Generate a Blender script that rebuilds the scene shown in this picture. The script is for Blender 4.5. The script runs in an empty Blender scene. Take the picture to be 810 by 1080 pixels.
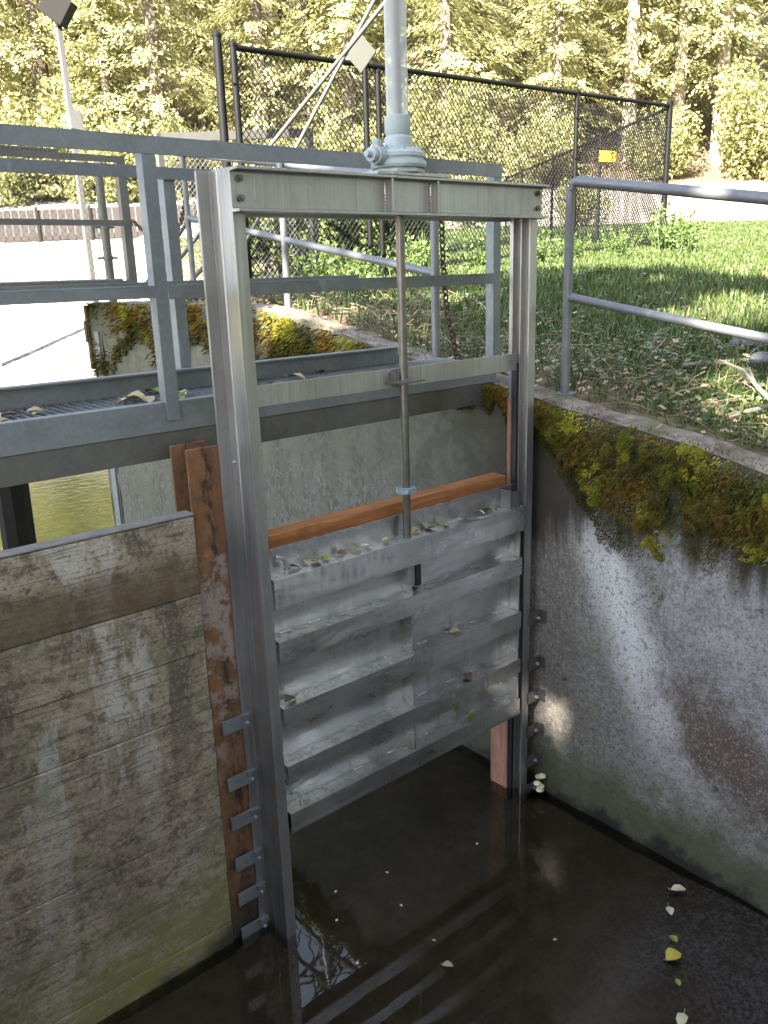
import bpy, bmesh, math, random
from mathutils import Vector, Matrix, noise as mnoise
R = math.radians
random.seed(11)
sc = bpy.context.scene
COL = sc.collection
CAMP = Vector((0.0, -2.5, 2.665))

# ------------------------------------------------------------------ node helper
class NT:
    def __init__(s, name, rough=0.6, metal=0.0, spec=0.5):
        s.m = bpy.data.materials.new(name); s.m.use_nodes = True
        s.t = s.m.node_tree; s.n = s.t.nodes; s.l = s.t.links
        s.bsdf = s.n['Principled BSDF']; s.out = s.n['Material Output']
        s.bsdf.inputs['Roughness'].default_value = rough
        s.bsdf.inputs['Metallic'].default_value = metal
        s.bsdf.inputs['Specular IOR Level'].default_value = spec
        s._pos = None
    def link(s, a, b): s.l.new(a, b)
    def setin(s, sock, v):
        if hasattr(v, 'is_output'): s.link(v, sock)
        elif isinstance(v, (tuple, list)) and len(v) == 3 and sock.type == 'RGBA': sock.default_value = (*v, 1)
        else: sock.default_value = v
    def new(s, t): return s.n.new(t)
    def pos(s):
        if s._pos is None: s._pos = s.new('ShaderNodeNewGeometry')
        return s._pos.outputs['Position']
    def nrm(s):
        s.pos(); return s._pos.outputs['Normal']
    def island(s):
        s.pos(); return s._pos.outputs['Random Per Island']
    def objrand(s):
        return s.new('ShaderNodeObjectInfo').outputs['Random']
    def sep(s, v):
        n = s.new('ShaderNodeSeparateXYZ'); s.link(v, n.inputs[0]); return n.outputs
    def vscale(s, st, off=(0, 0, 0)):
        n = s.new('ShaderNodeMapping'); s.link(s.pos(), n.inputs[0])
        n.inputs['Scale'].default_value = st; n.inputs['Location'].default_value = off
        return n.outputs[0]
    def noise(s, scale, detail=4, rough=0.55, st=None, dist=0.0, off=(0, 0, 0)):
        n = s.new('ShaderNodeTexNoise')
        s.link(s.vscale(st or (1, 1, 1), off), n.inputs['Vector'])
        n.inputs['Scale'].default_value = scale; n.inputs['Detail'].default_value = detail
        n.inputs['Roughness'].default_value = rough; n.inputs['Distortion'].default_value = dist
        return n.outputs['Fac']
    def voro(s, scale, st=None, feature='F1', out='Distance', rnd=1.0):
        n = s.new('ShaderNodeTexVoronoi'); n.feature = feature
        s.link(s.vscale(st or (1, 1, 1)), n.inputs['Vector'])
        n.inputs['Scale'].default_value = scale; n.inputs['Randomness'].default_value = rnd
        return n.outputs[out]
    def wave(s, scale, st=None, dist=2.0, detail=2, dir='X'):
        n = s.new('ShaderNodeTexWave'); n.bands_direction = dir
        s.link(s.vscale(st or (1, 1, 1)), n.inputs['Vector'])
        n.inputs['Scale'].default_value = scale; n.inputs['Distortion'].default_value = dist
        n.inputs['Detail'].default_value = detail
        return n.outputs['Fac']
    def math(s, op, a, b=0.0, clamp=False):
        n = s.new('ShaderNodeMath'); n.operation = op; n.use_clamp = clamp
        s.setin(n.inputs[0], a); s.setin(n.inputs[1], b); return n.outputs[0]
    def ss(s, v, a, b, lo=0.0, hi=1.0):        # smoothstep map
        n = s.new('ShaderNodeMapRange'); n.interpolation_type = 'SMOOTHSTEP'
        s.setin(n.inputs[0], v)
        flip = a > b
        if flip: a, b, lo, hi = b, a, hi, lo
        n.inputs[1].default_value = a; n.inputs[2].default_value = b
        n.inputs[3].default_value = lo; n.inputs[4].default_value = hi
        return n.outputs[0]
    def ramp(s, f, stops):
        n = s.new('ShaderNodeValToRGB'); s.link(f, n.inputs[0])
        e = n.color_ramp.elements
        while len(e) < len(stops): e.new(0.5)
        for i, (p, c) in enumerate(stops): e[i].position = p; e[i].color = (*c, 1)
        return n.outputs[0]
    def mix(s, f, a, b, blend='MIX'):
        n = s.new('ShaderNodeMix'); n.data_type = 'RGBA'; n.blend_type = blend
        s.setin(n.inputs[0], f); s.setin(n.inputs[6], a); s.setin(n.inputs[7], b)
        return n.outputs[2]
    def bump(s, h, strength=0.3, dist=0.01, prev=None):
        n = s.new('ShaderNodeBump'); n.inputs['Strength'].default_value = strength
        n.inputs['Distance'].default_value = dist; s.link(h, n.inputs['Height'])
        if prev is not None: s.link(prev, n.inputs['Normal'])
        return n.outputs[0]
    def fin(s, color=None, rough=None, normal=None, metal=None):
        if color is not None: s.setin(s.bsdf.inputs['Base Color'], color)
        if rough is not None: s.setin(s.bsdf.inputs['Roughness'], rough)
        if normal is not None: s.setin(s.bsdf.inputs['Normal'], normal)
        if metal is not None: s.setin(s.bsdf.inputs['Metallic'], metal)
        return s.m

# ------------------------------------------------------------------ materials
M = {}
def mat_aluminium(name, base, swirl):
    t = NT(name, 0.45, 0.95 if swirl else 0.8)
    x, y, z = t.sep(t.pos())[0:3]
    n1 = t.noise(2.6, 5, 0.6)
    n2 = t.noise(60, 3, 0.6, st=(1, 1, 0.03) if not swirl else (0.05, 1, 1))
    n3 = t.noise(11, 5, 0.65, st=(1, 1, 1.5))
    c = t.mix(t.ss(n1, 0.3, 0.7), tuple(b * 0.80 for b in base), base)
    c = t.mix(t.math('MULTIPLY', t.ss(n3, 0.55, 0.75), 0.35), c, (0.27, 0.25, 0.20))
    c = t.mix(t.ss(n2, 0.42, 0.62, 0.0, 0.24), c, tuple(b * 0.5 for b in base))
    c = t.mix(t.ss(t.noise(34, 4, 0.6, st=(1, 1, 0.02), off=(4, 1, 0)), 0.55, 0.66, 0.0, 0.2), c, tuple(min(.85, b * 1.6) for b in base))
    ro = t.ss(n1, 0.25, 0.75, 0.24, 0.42) if swirl else t.ss(n1, 0.25, 0.75, 0.30, 0.48)
    h = t.math('ADD', t.math('MULTIPLY', n2, 0.15), t.math('MULTIPLY', n3, 0.15))
    if swirl:                                   # ground and buffed patches on the sheet
        w = t.noise(3.4, 4, 0.6, st=(1, 1, 2.4), dist=0.9)
        patch = t.ss(w, 0.50, 0.68)
        c = t.mix(t.math('MULTIPLY', patch, 0.55), c, (0.80, 0.80, 0.78))
        c = t.mix(t.math('MULTIPLY', t.ss(w, 0.44, 0.30), 0.45), c, (0.30, 0.29, 0.26))
        ro = t.math('SUBTRACT', ro, t.math('MULTIPLY', patch, 0.10))
        # overlapping disc-grinder arcs along the top member, left half
        v = t.voro(30, st=(0.9, 0.2, 0.42))
        am = t.math('MULTIPLY', t.ss(z, 1.45, 1.50), t.ss(x, 2.25, 1.95))
        arc = t.math('MULTIPLY', t.ss(v, 0.15, 0.62), t.math('MULTIPLY', am, t.ss(z, 1.584, 1.576)))
        c = t.mix(t.math('MULTIPLY', arc, 0.65), c, (0.90, 0.90, 0.88))
        c = t.mix(t.math('MULTIPLY', am, t.math('MULTIPLY', t.ss(v, 0.25, 0.0), 0.35)), c, (0.26, 0.26, 0.25))
        sp = t.ss(t.noise(38, 4, 0.65), 0.62, 0.74)
        c = t.mix(t.math('MULTIPLY', sp, 0.35), c, (0.17, 0.145, 0.10))
    b1 = t.bump(h, 0.10, 0.003)
    if swirl:
        b1 = t.bump(t.noise(3.2, 3, 0.55, st=(1, 1, 1.8), dist=0.5), 0.55, 0.018, b1)
        dr = t.noise(16, 5, 0.6, st=(1, 1, 0.12))          # dried drip marks and silt
        c = t.mix(t.math('MULTIPLY', t.ss(dr, 0.56, 0.70), 0.35), c, (0.23, 0.20, 0.15))
        up = t.ss(t.sep(t.nrm())[2], 0.6, 0.9)
        silt = t.math('MULTIPLY', up, t.ss(t.noise(22, 5, 0.7), 0.48, 0.62))
        c = t.mix(t.math('MULTIPLY', silt, 0.45), c, (0.26, 0.22, 0.16))
        ro = t.math('ADD', ro, t.math('MULTIPLY', silt, 0.3))
    else:
        dr = t.noise(20, 5, 0.6, st=(1, 1, 0.06))
        c = t.mix(t.math('MULTIPLY', t.ss(dr, 0.55, 0.70), 0.35), c, (0.20, 0.18, 0.14))
        c = t.mix(t.math('MULTIPLY', t.ss(t.noise(33, 5, 0.7), 0.60, 0.70), 0.4), c, (0.22, 0.20, 0.17))
    return t.fin(c, ro, b1)
M['alu'] = mat_aluminium('mill_aluminium', (0.40, 0.392, 0.385), False)
M['alu_plate'] = mat_aluminium('ground_aluminium', (0.68, 0.67, 0.66), True)
def mat_galv(name, base, dirt):
    t = NT(name, 0.5, 0.4)
    v = t.voro(70, out='Color'); vs = t.sep(v)[0]
    n = t.noise(5.0, 6, 0.65); d = t.noise(1.3, 6, 0.7, st=(1, 1, 0.35)); f = t.noise(70, 3, 0.7)
    c = t.mix(vs, tuple(b * 0.94 for b in base), tuple(b * 1.07 for b in base))
    c = t.mix(t.math('MULTIPLY', t.ss(n, 0.45, 0.72), 0.4), c, tuple(b * 0.62 for b in base))
    c = t.mix(t.math('MULTIPLY', t.ss(d, 0.5, 0.7), dirt), c, (0.07, 0.06, 0.045))
    c = t.mix(t.math('MULTIPLY', t.ss(f, 0.6, 0.72), 0.3), c, tuple(b * 0.5 for b in base))
    sp = t.ss(t.noise(17, 3, 0.55, st=(1, 1, 0.3)), 0.64, 0.74)
    c = t.mix(t.math('MULTIPLY', sp, 0.45), c, tuple(min(0.5, b * 1.7) for b in base))
    return t.fin(c, t.ss(n, 0.3, 0.7, 0.42, 0.62), t.bump(n, 0.08, 0.004))
M['galv'] = mat_galv('galvanised_steel', (0.20, 0.215, 0.225), 0.4)
M['galv_dark'] = mat_galv('weathered_shaded_galvanised_steel', (0.13, 0.125, 0.115), 0.8)  # weathered steel; its dark tone also paints shade on lamp pole and fence posts
M['galv_pipe'] = mat_galv('galvanised_pipe', (0.165, 0.17, 0.178), 0.3)

def mat_simple(name, c, rough=0.5, metal=0.0, var=0.25, scale=12.0, bump=0.1):
    t = NT(name, rough, metal)
    n = t.noise(scale, 5, 0.6)
    if name == 'black_vinyl_coating': t.bsdf.inputs['Specular IOR Level'].default_value = 0.2
    return t.fin(t.mix(n, tuple(x * (1 - var) for x in c), tuple(min(1, x * (1 + var)) for x in c)), None, t.bump(n, bump, 0.004))
M['black_vinyl'] = mat_simple('black_vinyl_coating', (0.004, 0.004, 0.0045), 0.6)
M['dark_steel'] = mat_simple('oiled_stem_steel', (0.17, 0.16, 0.145), 0.38, 0.8, 0.4, 30)
M['bolt'] = mat_simple('weathered_bolt_shaded_clip', (0.16, 0.15, 0.14), 0.45, 0.7)  # bolt metal; also darkens the right clips to suggest their shade
M['zinc'] = mat_simple('bright_zinc', (0.5, 0.52, 0.54), 0.35, 0.8)
M['seal_gap_black'] = mat_simple('black_seal_and_gap_shade', (0.010, 0.010, 0.011), 0.5)  # black of the seals, also used to paint dark gaps
M['clip'] = mat_simple('stainless_clip', (0.33, 0.34, 0.36), 0.4, 0.75, 0.35, 18)
M['paint'] = mat_simple('pale_blue_grey_paint', (0.33, 0.375, 0.39), 0.5, 0.0, 0.30, 22)
M['yellow'] = mat_simple('yellow_sign_paint', (0.75, 0.50, 0.02), 0.5, 0.0, 0.08)
M['sign_back'] = mat_simple('pale_sign_back', (0.040, 0.043, 0.034), 0.7, 0.0, 0.15)
M['rust_chain'] = mat_simple('rusty_chain', (0.085, 0.055, 0.038), 0.7, 0.4, 0.5, 40)
M['slat'] = mat_simple('weathered_brown_slats', (0.026, 0.019, 0.017), 0.85, 0.0, 0.3, 3)
M['dark_wood'] = mat_simple('rotten_dark_wood', (0.03, 0.026, 0.02), 0.85, 0.0, 0.5, 14, 0.4)
M['white_pole'] = mat_simple('white_painted_pole', (0.7, 0.7, 0.66), 0.5)

def mat_clear():
    t = NT('clear_plastic_tube')
    tr = t.new('ShaderNodeBsdfTransparent'); tr.inputs[0].default_value = (0.93, 0.95, 0.96, 1)
    gl = t.new('ShaderNodeBsdfGlossy'); gl.inputs['Roughness'].default_value = 0.08
    df = t.new('ShaderNodeBsdfDiffuse'); df.inputs[0].default_value = (0.62, 0.63, 0.62, 1)
    lw = t.new('ShaderNodeLayerWeight'); lw.inputs[0].default_value = 0.35
    m1 = t.new('ShaderNodeMixShader'); m2 = t.new('ShaderNodeMixShader')
    t.setin(m1.inputs[0], t.math('ADD', t.math('MULTIPLY', t.math('POWER', lw.outputs['Facing'], 1.5), 0.72), 0.38, True))
    t.link(tr.outputs[0], m1.inputs[1]); t.link(df.outputs[0], m1.inputs[2])
    t.setin(m2.inputs[0], t.math('ADD', t.math('MULTIPLY', lw.outputs['Fresnel'], 0.05), 0.02, True))
    t.link(m1.outputs[0], m2.inputs[1]); t.link(gl.outputs[0], m2.inputs[2])
    t.link(m2.outputs[0], t.out.inputs['Surface'])
    return t.m
M['clear'] = mat_clear()

def mat_concrete_right():
    t = NT('stained_concrete', 0.85)
    x, y, z = t.sep(t.pos())[0:3]
    big = t.noise(1.6, 6, 0.6); mid = t.noise(7, 6, 0.65); fine = t.noise(105, 3, 0.65); gra = t.noise(38, 5, 0.68)
    drip = t.noise(6, 5, 0.6, st=(1, 1, 0.11))
    c = t.mix(t.ss(mid, 0.3, 0.7), (0.215, 0.20, 0.195), (0.33, 0.31, 0.305))
    c = t.mix(t.math('MULTIPLY', t.ss(big, 0.45, 0.65), 0.55), c, (0.19, 0.19, 0.16))
    yw = t.math('ADD', y, t.math('MULTIPLY', t.math('SUBTRACT', big, 0.5), 0.35))
    # brown damp zone next to the gate, greenish zone after it
    c = t.mix(t.math('MULTIPLY', t.ss(yw, -0.34, -0.2), 0.75), c, (0.150, 0.130, 0.105))
    g = t.math('MULTIPLY', t.ss(yw, -0.62, -0.38), t.ss(yw, -0.16, -0.3))
    c = t.mix(t.math('MULTIPLY', g, t.ss(mid, 0.35, 0.65, 0.1, 0.85)), c, (0.20, 0.20, 0.15))
    # pale efflorescence run: line y = -0.32 - 0.47*(1.46 - z)
    line = t.math('ADD', y, t.math('ADD', 0.32, t.math('MULTIPLY', t.math('SUBTRACT', 1.46, z), 0.46)))
    line = t.math('ADD', line, t.math('MULTIPLY', t.math('SUBTRACT', mid, 0.5), 0.16))
    w = t.math('MULTIPLY', t.ss(t.math('ABSOLUTE', line), 0.03, 0.22, 1, 0), t.ss(z, 0.2, 0.9))
    w = t.math('MULTIPLY', w, t.ss(z, 1.62, 1.35))
    c = t.mix(t.math('MULTIPLY', w, t.ss(drip, 0.25, 0.6, 0.7, 1.0)), c, (0.74, 0.72, 0.71))
    c = t.mix(t.math('MULTIPLY', t.ss(drip, 0.55, 0.72), t.math('MULTIPLY', t.ss(y, -0.5, -0.8), 0.8)), c, (0.46, 0.44, 0.43))
    # rusty stain
    dy = t.math('MULTIPLY', t.math('ADD', y, t.math('ADD', 0.98, t.math('MULTIPLY', t.math('SUBTRACT', 0.72, z), 0.7))), 2.9)
    dz = t.math('MULTIPLY', t.math('SUBTRACT', z, 0.64), 3.0)
    rr = t.math('SQRT', t.math('ADD', t.math('MULTIPLY', dy, dy), t.math('MULTIPLY', dz, dz)))
    rr = t.math('ADD', rr, t.math('MULTIPLY', t.math('SUBTRACT', mid, 0.5), 1.6))
    c = t.mix(t.math('MULTIPLY', t.ss(rr, 1.05, 0.35), 0.92), c, (0.095, 0.058, 0.038))
    # dark seep below the moss and black drips
    holes = t.ss(t.voro(4.3), 0.05, 0.085, 1, 0)
    c = t.mix(t.math('MULTIPLY', holes, 0.8), c, (0.05, 0.045, 0.04))
    c = t.mix(t.math('MULTIPLY', t.ss(gra, 0.50, 0.64), 0.62), c, (0.105, 0.098, 0.092))
    c = t.mix(t.math('MULTIPLY', t.ss(gra, 0.48, 0.36), 0.35), c, (0.42, 0.405, 0.395))
    spk = t.ss(fine, 0.56, 0.61)
    c = t.mix(t.math('MULTIPLY', spk, 0.6), c, (0.10, 0.095, 0.09))
    c = t.mix(t.math('MULTIPLY', t.ss(fine, 0.44, 0.38), 0.4), c, (0.44, 0.43, 0.42))
    upg = t.math('MULTIPLY', t.ss(y, 0.1, 0.5), t.ss(t.noise(30, 4, 0.6, st=(1, 1, .7)), 0.47, 0.56))
    c = t.mix(t.math('MULTIPLY', upg, t.ss(drip, 0.35, 0.6, 0.35, 0.9)), c, (0.060, 0.058, 0.036))
    c = t.mix(t.math('MULTIPLY', t.math('MULTIPLY', t.ss(y, 0.1, 0.4), t.ss(y, 1.7, 1.0)), t.math('MULTIPLY', t.ss(z, 1.2, 1.9), 0.5)), c, (0.06, 0.065, 0.035))  # shade under the walkway put into the wall colour, stronger towards its underside
    # dark seep below the moss
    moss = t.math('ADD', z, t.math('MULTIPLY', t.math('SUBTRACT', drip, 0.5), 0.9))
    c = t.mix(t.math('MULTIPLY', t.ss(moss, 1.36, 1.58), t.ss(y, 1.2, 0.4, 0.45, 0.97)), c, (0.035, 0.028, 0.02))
    # green algae band above the water, black waterline
    alg = t.math('ADD', z, t.math('MULTIPLY', t.math('SUBTRACT', mid, 0.5), 0.35))
    c = t.mix(t.math('MULTIPLY', t.ss(alg, 0.42, 0.12), 0.85), c, (0.066, 0.078, 0.030))
    c = t.mix(t.ss(alg, 0.10, 0.0), c, (0.018, 0.017, 0.013))
    # upstream: greener, blotchy
    up = t.ss(y, 0.15, 0.6)
    c = t.mix(t.math('MULTIPLY', up, t.ss(mid, 0.42, 0.62, 0.35, 0.85)), c, (0.125, 0.125, 0.088))
    h = t.math('ADD', t.math('MULTIPLY', mid, 0.6), t.math('MULTIPLY', fine, 0.35))
    return t.fin(c, 0.85, t.bump(h, 0.55, 0.02))
M['concrete'] = mat_concrete_right()
def mat_concrete_top():
    t = NT('weathered_concrete_cap', 0.9)
    m = t.noise(9, 6, 0.7); b = t.noise(2.5, 5, 0.6); f = t.noise(70, 3, 0.7)
    c = t.mix(t.ss(m, 0.35, 0.65), (0.10, 0.075, 0.055), (0.27, 0.215, 0.175))
    c = t.mix(t.math('MULTIPLY', t.ss(b, 0.5, 0.65), 0.7), c, (0.09, 0.10, 0.04))
    c = t.mix(t.math('MULTIPLY', t.ss(f, 0.58, 0.7), 0.5), c, (0.06, 0.05, 0.04))
    return t.fin(c, 0.9, t.bump(t.math('ADD', m, t.math('MULTIPLY', f, 0.3)), 0.7, 0.03))
M['concrete_top'] = mat_concrete_top()

def mat_planks():
    t = NT('weathered_planks', 0.9)
    x, y, z = t.sep(t.pos())[0:3]
    grain = t.noise(9, 6, 0.7, st=(0.35, 1, 3.0), dist=0.4); g2 = t.noise(45, 5, 0.7, st=(0.10, 1, 2.2))
    blot = t.noise(3.0, 6, 0.65); drip = t.noise(5, 6, 0.65, st=(1, 1, 0.25)); fine = t.noise(75, 4, 0.75); mid = t.noise(15, 6, 0.66, st=(.8, 1, 1.2))
    c = t.mix(t.ss(blot, 0.35, 0.65), (0.205, 0.158, 0.105), (0.32, 0.255, 0.178))
    c = t.mix(t.math('MULTIPLY', t.ss(mid, 0.50, 0.60), 0.72), c, (0.100, 0.072, 0.046))
    c = t.mix(t.math('MULTIPLY', t.ss(mid, 0.46, 0.34), 0.50), c, (0.40, 0.345, 0.275))
    c = t.mix(t.math('MULTIPLY', t.ss(grain, 0.5, 0.68), 0.4), c, (0.10, 0.082, 0.064))
    up = t.ss(z, 0.6, 1.3, 0.35, 1.0)
    c = t.mix(t.math('MULTIPLY', t.ss(drip, 0.54, 0.62), t.math('MULTIPLY', up, 0.75)), c, (0.47, 0.43, 0.38))
    c = t.mix(t.math('MULTIPLY', t.ss(drip, 0.455, 0.385), t.math('MULTIPLY', up, 0.8)), c, (0.090, 0.070, 0.048))
    c = t.mix(t.math('MULTIPLY', t.ss(g2, 0.53, 0.60), 0.55), c, (0.055, 0.045, 0.036))
    c = t.mix(t.math('MULTIPLY', t.ss(fine, 0.55, 0.62), 0.6), c, (0.055, 0.045, 0.038))
    c = t.mix(t.math('MULTIPLY', t.ss(fine, 0.45, 0.39), 0.4), c, (0.40, 0.355, 0.30))
    zz = t.math('ADD', z, t.math('ADD', t.math('MULTIPLY', t.math('SUBTRACT', blot, 0.5), 0.30), t.math('MULTIPLY', t.math('SUBTRACT', drip, 0.5), 0.12)))
    topb = t.math('MULTIPLY', t.ss(z, 1.548, 1.556), t.ss(zz, 1.80, 1.66))
    c = t.mix(t.math('MULTIPLY', topb, t.ss(grain, 0.25, 0.6, 0.95, 0.70)), c, (0.085, 0.050, 0.022))
    gr = t.ss(t.noise(5, 5, 0.65, off=(3, 1, 2)), 0.52, 0.68)
    c = t.mix(t.math('MULTIPLY', gr, 0.5), c, (0.135, 0.140, 0.075))
    al = t.math('ADD', z, t.math('ADD', t.math('MULTIPLY', t.math('SUBTRACT', blot, 0.5), 0.35), t.math('MULTIPLY', t.math('SUBTRACT', 1.25, x), 0.22)))
    alm = t.math('MULTIPLY', t.ss(al, 0.60, 0.10), t.ss(mid, 0.38, 0.58, 0.25, 0.95))
    c = t.mix(alm, c, (0.20, 0.19, 0.055))
    c = t.mix(t.ss(al, 0.12, 0.0), c, (0.040, 0.036, 0.018))
    h = t.math('ADD', t.math('MULTIPLY', mid, 0.5), t.math('ADD', t.math('MULTIPLY', g2, 0.35), t.math('MULTIPLY', fine, 0.3)))
    return t.fin(c, 0.9, t.bump(h, 0.5, 0.012))
M['planks'] = mat_planks()

def mat_rust_timber():
    t = NT('rusted_steel_column', 0.85)
    x, y, z = t.sep(t.pos())[0:3]
    m = t.noise(13, 7, 0.72, st=(1, 1, 0.55)); g = t.noise(40, 5, 0.7, st=(1, 1, 0.1)); f = t.noise(70, 4, 0.75); b = t.noise(4, 4, 0.6, st=(1, 1, 0.5))
    c = t.mix(t.ss(m, 0.38, 0.62), (0.215, 0.098, 0.038), (0.125, 0.066, 0.033))
    c = t.mix(t.math('MULTIPLY', t.ss(m, 0.56, 0.68), 0.85), c, (0.050, 0.028, 0.020))
    xc = t.math('ABSOLUTE', t.math('ADD', t.math('SUBTRACT', x, 1.392), t.math('MULTIPLY', t.math('SUBTRACT', m, 0.5), 0.16)))
    c = t.mix(t.math('MULTIPLY', t.ss(xc, 0.030, 0.006), t.ss(t.noise(26, 4, 0.6, st=(1, 1, .4)), 0.42, 0.56)), c, (0.045, 0.020, 0.015))
    zm = t.ss(t.math('ADD', z, t.math('MULTIPLY', t.math('SUBTRACT', b, 0.5), 0.5)), 1.76, 1.60)
    zl = t.ss(t.math('ADD', z, t.math('MULTIPLY', t.math('SUBTRACT', b, 0.5), 1.1)), 0.75, 1.15)
    pale = t.math('MULTIPLY', t.math('MULTIPLY', zm, zl), t.ss(t.noise(17, 6, 0.68, off=(2, 5, 1)), 0.44, 0.58))
    pale = t.math('MULTIPLY', pale, t.ss(t.math('ADD', x, t.math('MULTIPLY', t.math('SUBTRACT', b, 0.5), 0.08)), 1.452, 1.425))
    c = t.mix(t.math('MULTIPLY', t.ss(x, 1.41, 1.45), 0.6), c, (0.22, 0.070, 0.032))
    c = t.mix(t.math('MULTIPLY', pale, 0.9), c, (0.29, 0.235, 0.205))
    c = t.mix(t.math('MULTIPLY', t.ss(g, 0.55, 0.7), 0.45), c, (0.06, 0.034, 0.024))
    c = t.mix(t.math('MULTIPLY', t.ss(f, 0.56, 0.68), 0.5), c, (0.06, 0.038, 0.03))
    c = t.mix(t.math('MULTIPLY', t.ss(z, 0.32, 0.05), 0.9), c, (0.030, 0.022, 0.016))
    return t.fin(c, 0.85, t.bump(t.math('ADD', m, t.math('MULTIPLY', f, 0.4)), 0.5, 0.01))
def mat_timber(name, base, dark, pale, palez):
    t = NT(name, 0.75)
    x, y, z = t.sep(t.pos())[0:3]
    g = t.noise(22, 6, 0.65, st=(0.10, 2.2, 2.2) if 'beam' in name else (1.5, 1.5, 0.12)); b = t.noise(5, 6, 0.65, st=(1, 1, 0.45)); f = t.noise(80, 3, 0.7)
    c = t.mix(t.ss(g, 0.35, 0.68), dark, base)
    c = t.mix(t.math('MULTIPLY', t.ss(b, 0.5, 0.64), 0.6), c, dark)
    if palez is not None:
        zm = t.ss(t.math('ADD', z, t.math('MULTIPLY', t.math('SUBTRACT', b, 0.5), 1.5)), palez, palez - 0.4)
        zm2 = t.math('MULTIPLY', zm, t.ss(z, 0.35, 0.8))
        c = t.mix(t.math('MULTIPLY', zm2, 0.8), c, pale)
        c = t.mix(t.ss(b, 0.55, 0.66), c, dark)
        c = t.mix(t.math('MULTIPLY', t.ss(z, 0.35, 0.0), 0.85), c, (0.03, 0.02, 0.016))
    if name.startswith('pale'): c = t.mix(t.ss(z, 1.2, 1.7), c, (0.15, 0.072, 0.042))
    c = t.mix(t.math('MULTIPLY', t.ss(b, 0.52, 0.66), 0.45), c, dark)
    c = t.mix(t.math('MULTIPLY', t.ss(f, 0.56, 0.64), 0.4), c, dark)
    return t.fin(c, 0.75, t.bump(t.math('ADD', g, t.math('MULTIPLY', f, 0.3)), 0.4, 0.008))
M['rust_timber'] = mat_rust_timber()
M['orange_timber'] = mat_timber('fresh_cedar_beam', (0.42, 0.160, 0.040), (0.21, 0.075, 0.024), (0.3, 0.1, 0.1), None)
M['pink_timber'] = mat_timber('pale_cedar_post', (0.56, 0.30, 0.20), (0.36, 0.17, 0.11), (0.3, 0.1, 0.1), None)

def mat_foliage(name, stops, trans=0.45, obj_var=0.5, rough=0.6):
    t = NT(name, rough)
    r = t.math('ADD', t.math('MULTIPLY', t.island(), 0.6), t.math('MULTIPLY', t.noise(0.55, 3, 0.6), 0.55))
    c = t.ramp(r, stops)
    if obj_var:
        c = t.mix(t.math('MULTIPLY', t.objrand(), obj_var), c, t.mix(0.5, c, (0.13, 0.12, 0.045)))
    t.fin(c)
    tr = t.new('ShaderNodeBsdfTranslucent'); t.link(c, tr.inputs[0])
    mx = t.new('ShaderNodeMixShader'); mx.inputs[0].default_value = trans
    t.link(t.bsdf.outputs[0], mx.inputs[1]); t.link(tr.outputs[0], mx.inputs[2]); t.link(mx.outputs[0], t.out.inputs['Surface'])
    return t.m
M['conifer'] = mat_foliage('conifer_needles', [(0.02, (0.07, 0.082, 0.03)), (0.28, (0.22, 0.23, 0.095)), (0.55, (0.40, 0.395, 0.185)), (0.85, (0.55, 0.52, 0.29))])
M['shrub'] = mat_foliage('shrub_leaves', [(0.05, (0.06, 0.075, 0.02)), (0.38, (0.20, 0.21, 0.08)), (0.68, (0.36, 0.35, 0.15)), (0.95, (0.48, 0.45, 0.22))])
M['broadleaf'] = mat_foliage('broad_leaves', [(0.1, (0.04, 0.07, 0.015)), (0.6, (0.07, 0.11, 0.02)), (1.0, (0.10, 0.13, 0.03))], 0.2)
M['grass'] = mat_foliage('grass_blades', [(0.05, (0.035, 0.055, 0.014)), (0.45, (0.058, 0.095, 0.02)), (0.72, (0.082, 0.115, 0.028)), (0.90, (0.14, 0.125, 0.055)), (1.0, (0.20, 0.16, 0.09))], 0.3, 0)
M['weed'] = mat_foliage('weed_leaves', [(0.1, (0.05, 0.09, 0.025)), (0.6, (0.10, 0.16, 0.04)), (1.0, (0.15, 0.19, 0.06))], 0.3, 0.2)
M['creeper'] = mat_foliage('creeper_leaves', [(0.1, (0.06, 0.085, 0.045)), (0.6, (0.125, 0.165, 0.10)), (1.0, (0.20, 0.22, 0.14))], 0.15, 0.0, 0.45)
M['straw'] = mat_foliage('dry_stalks', [(0.1, (0.14, 0.10, 0.065)), (0.6, (0.24, 0.18, 0.115)), (1.0, (0.34, 0.27, 0.18))], 0.1, 0)
M['bark'] = mat_simple('pale_bark', (0.26, 0.21, 0.16), 0.9, 0, 0.45, 6, 0.6)
M['bark_dark'] = mat_simple('dark_bark', (0.09, 0.07, 0.055), 0.9, 0, 0.4, 6, 0.6)
M['stick'] = mat_simple('grey_dead_wood', (0.17, 0.145, 0.12), 0.85, 0, 0.4, 20, 0.4)
M['rock'] = mat_simple('grey_stone', (0.085, 0.085, 0.082), 0.8, 0, 0.5, 9, 0.5)

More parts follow.
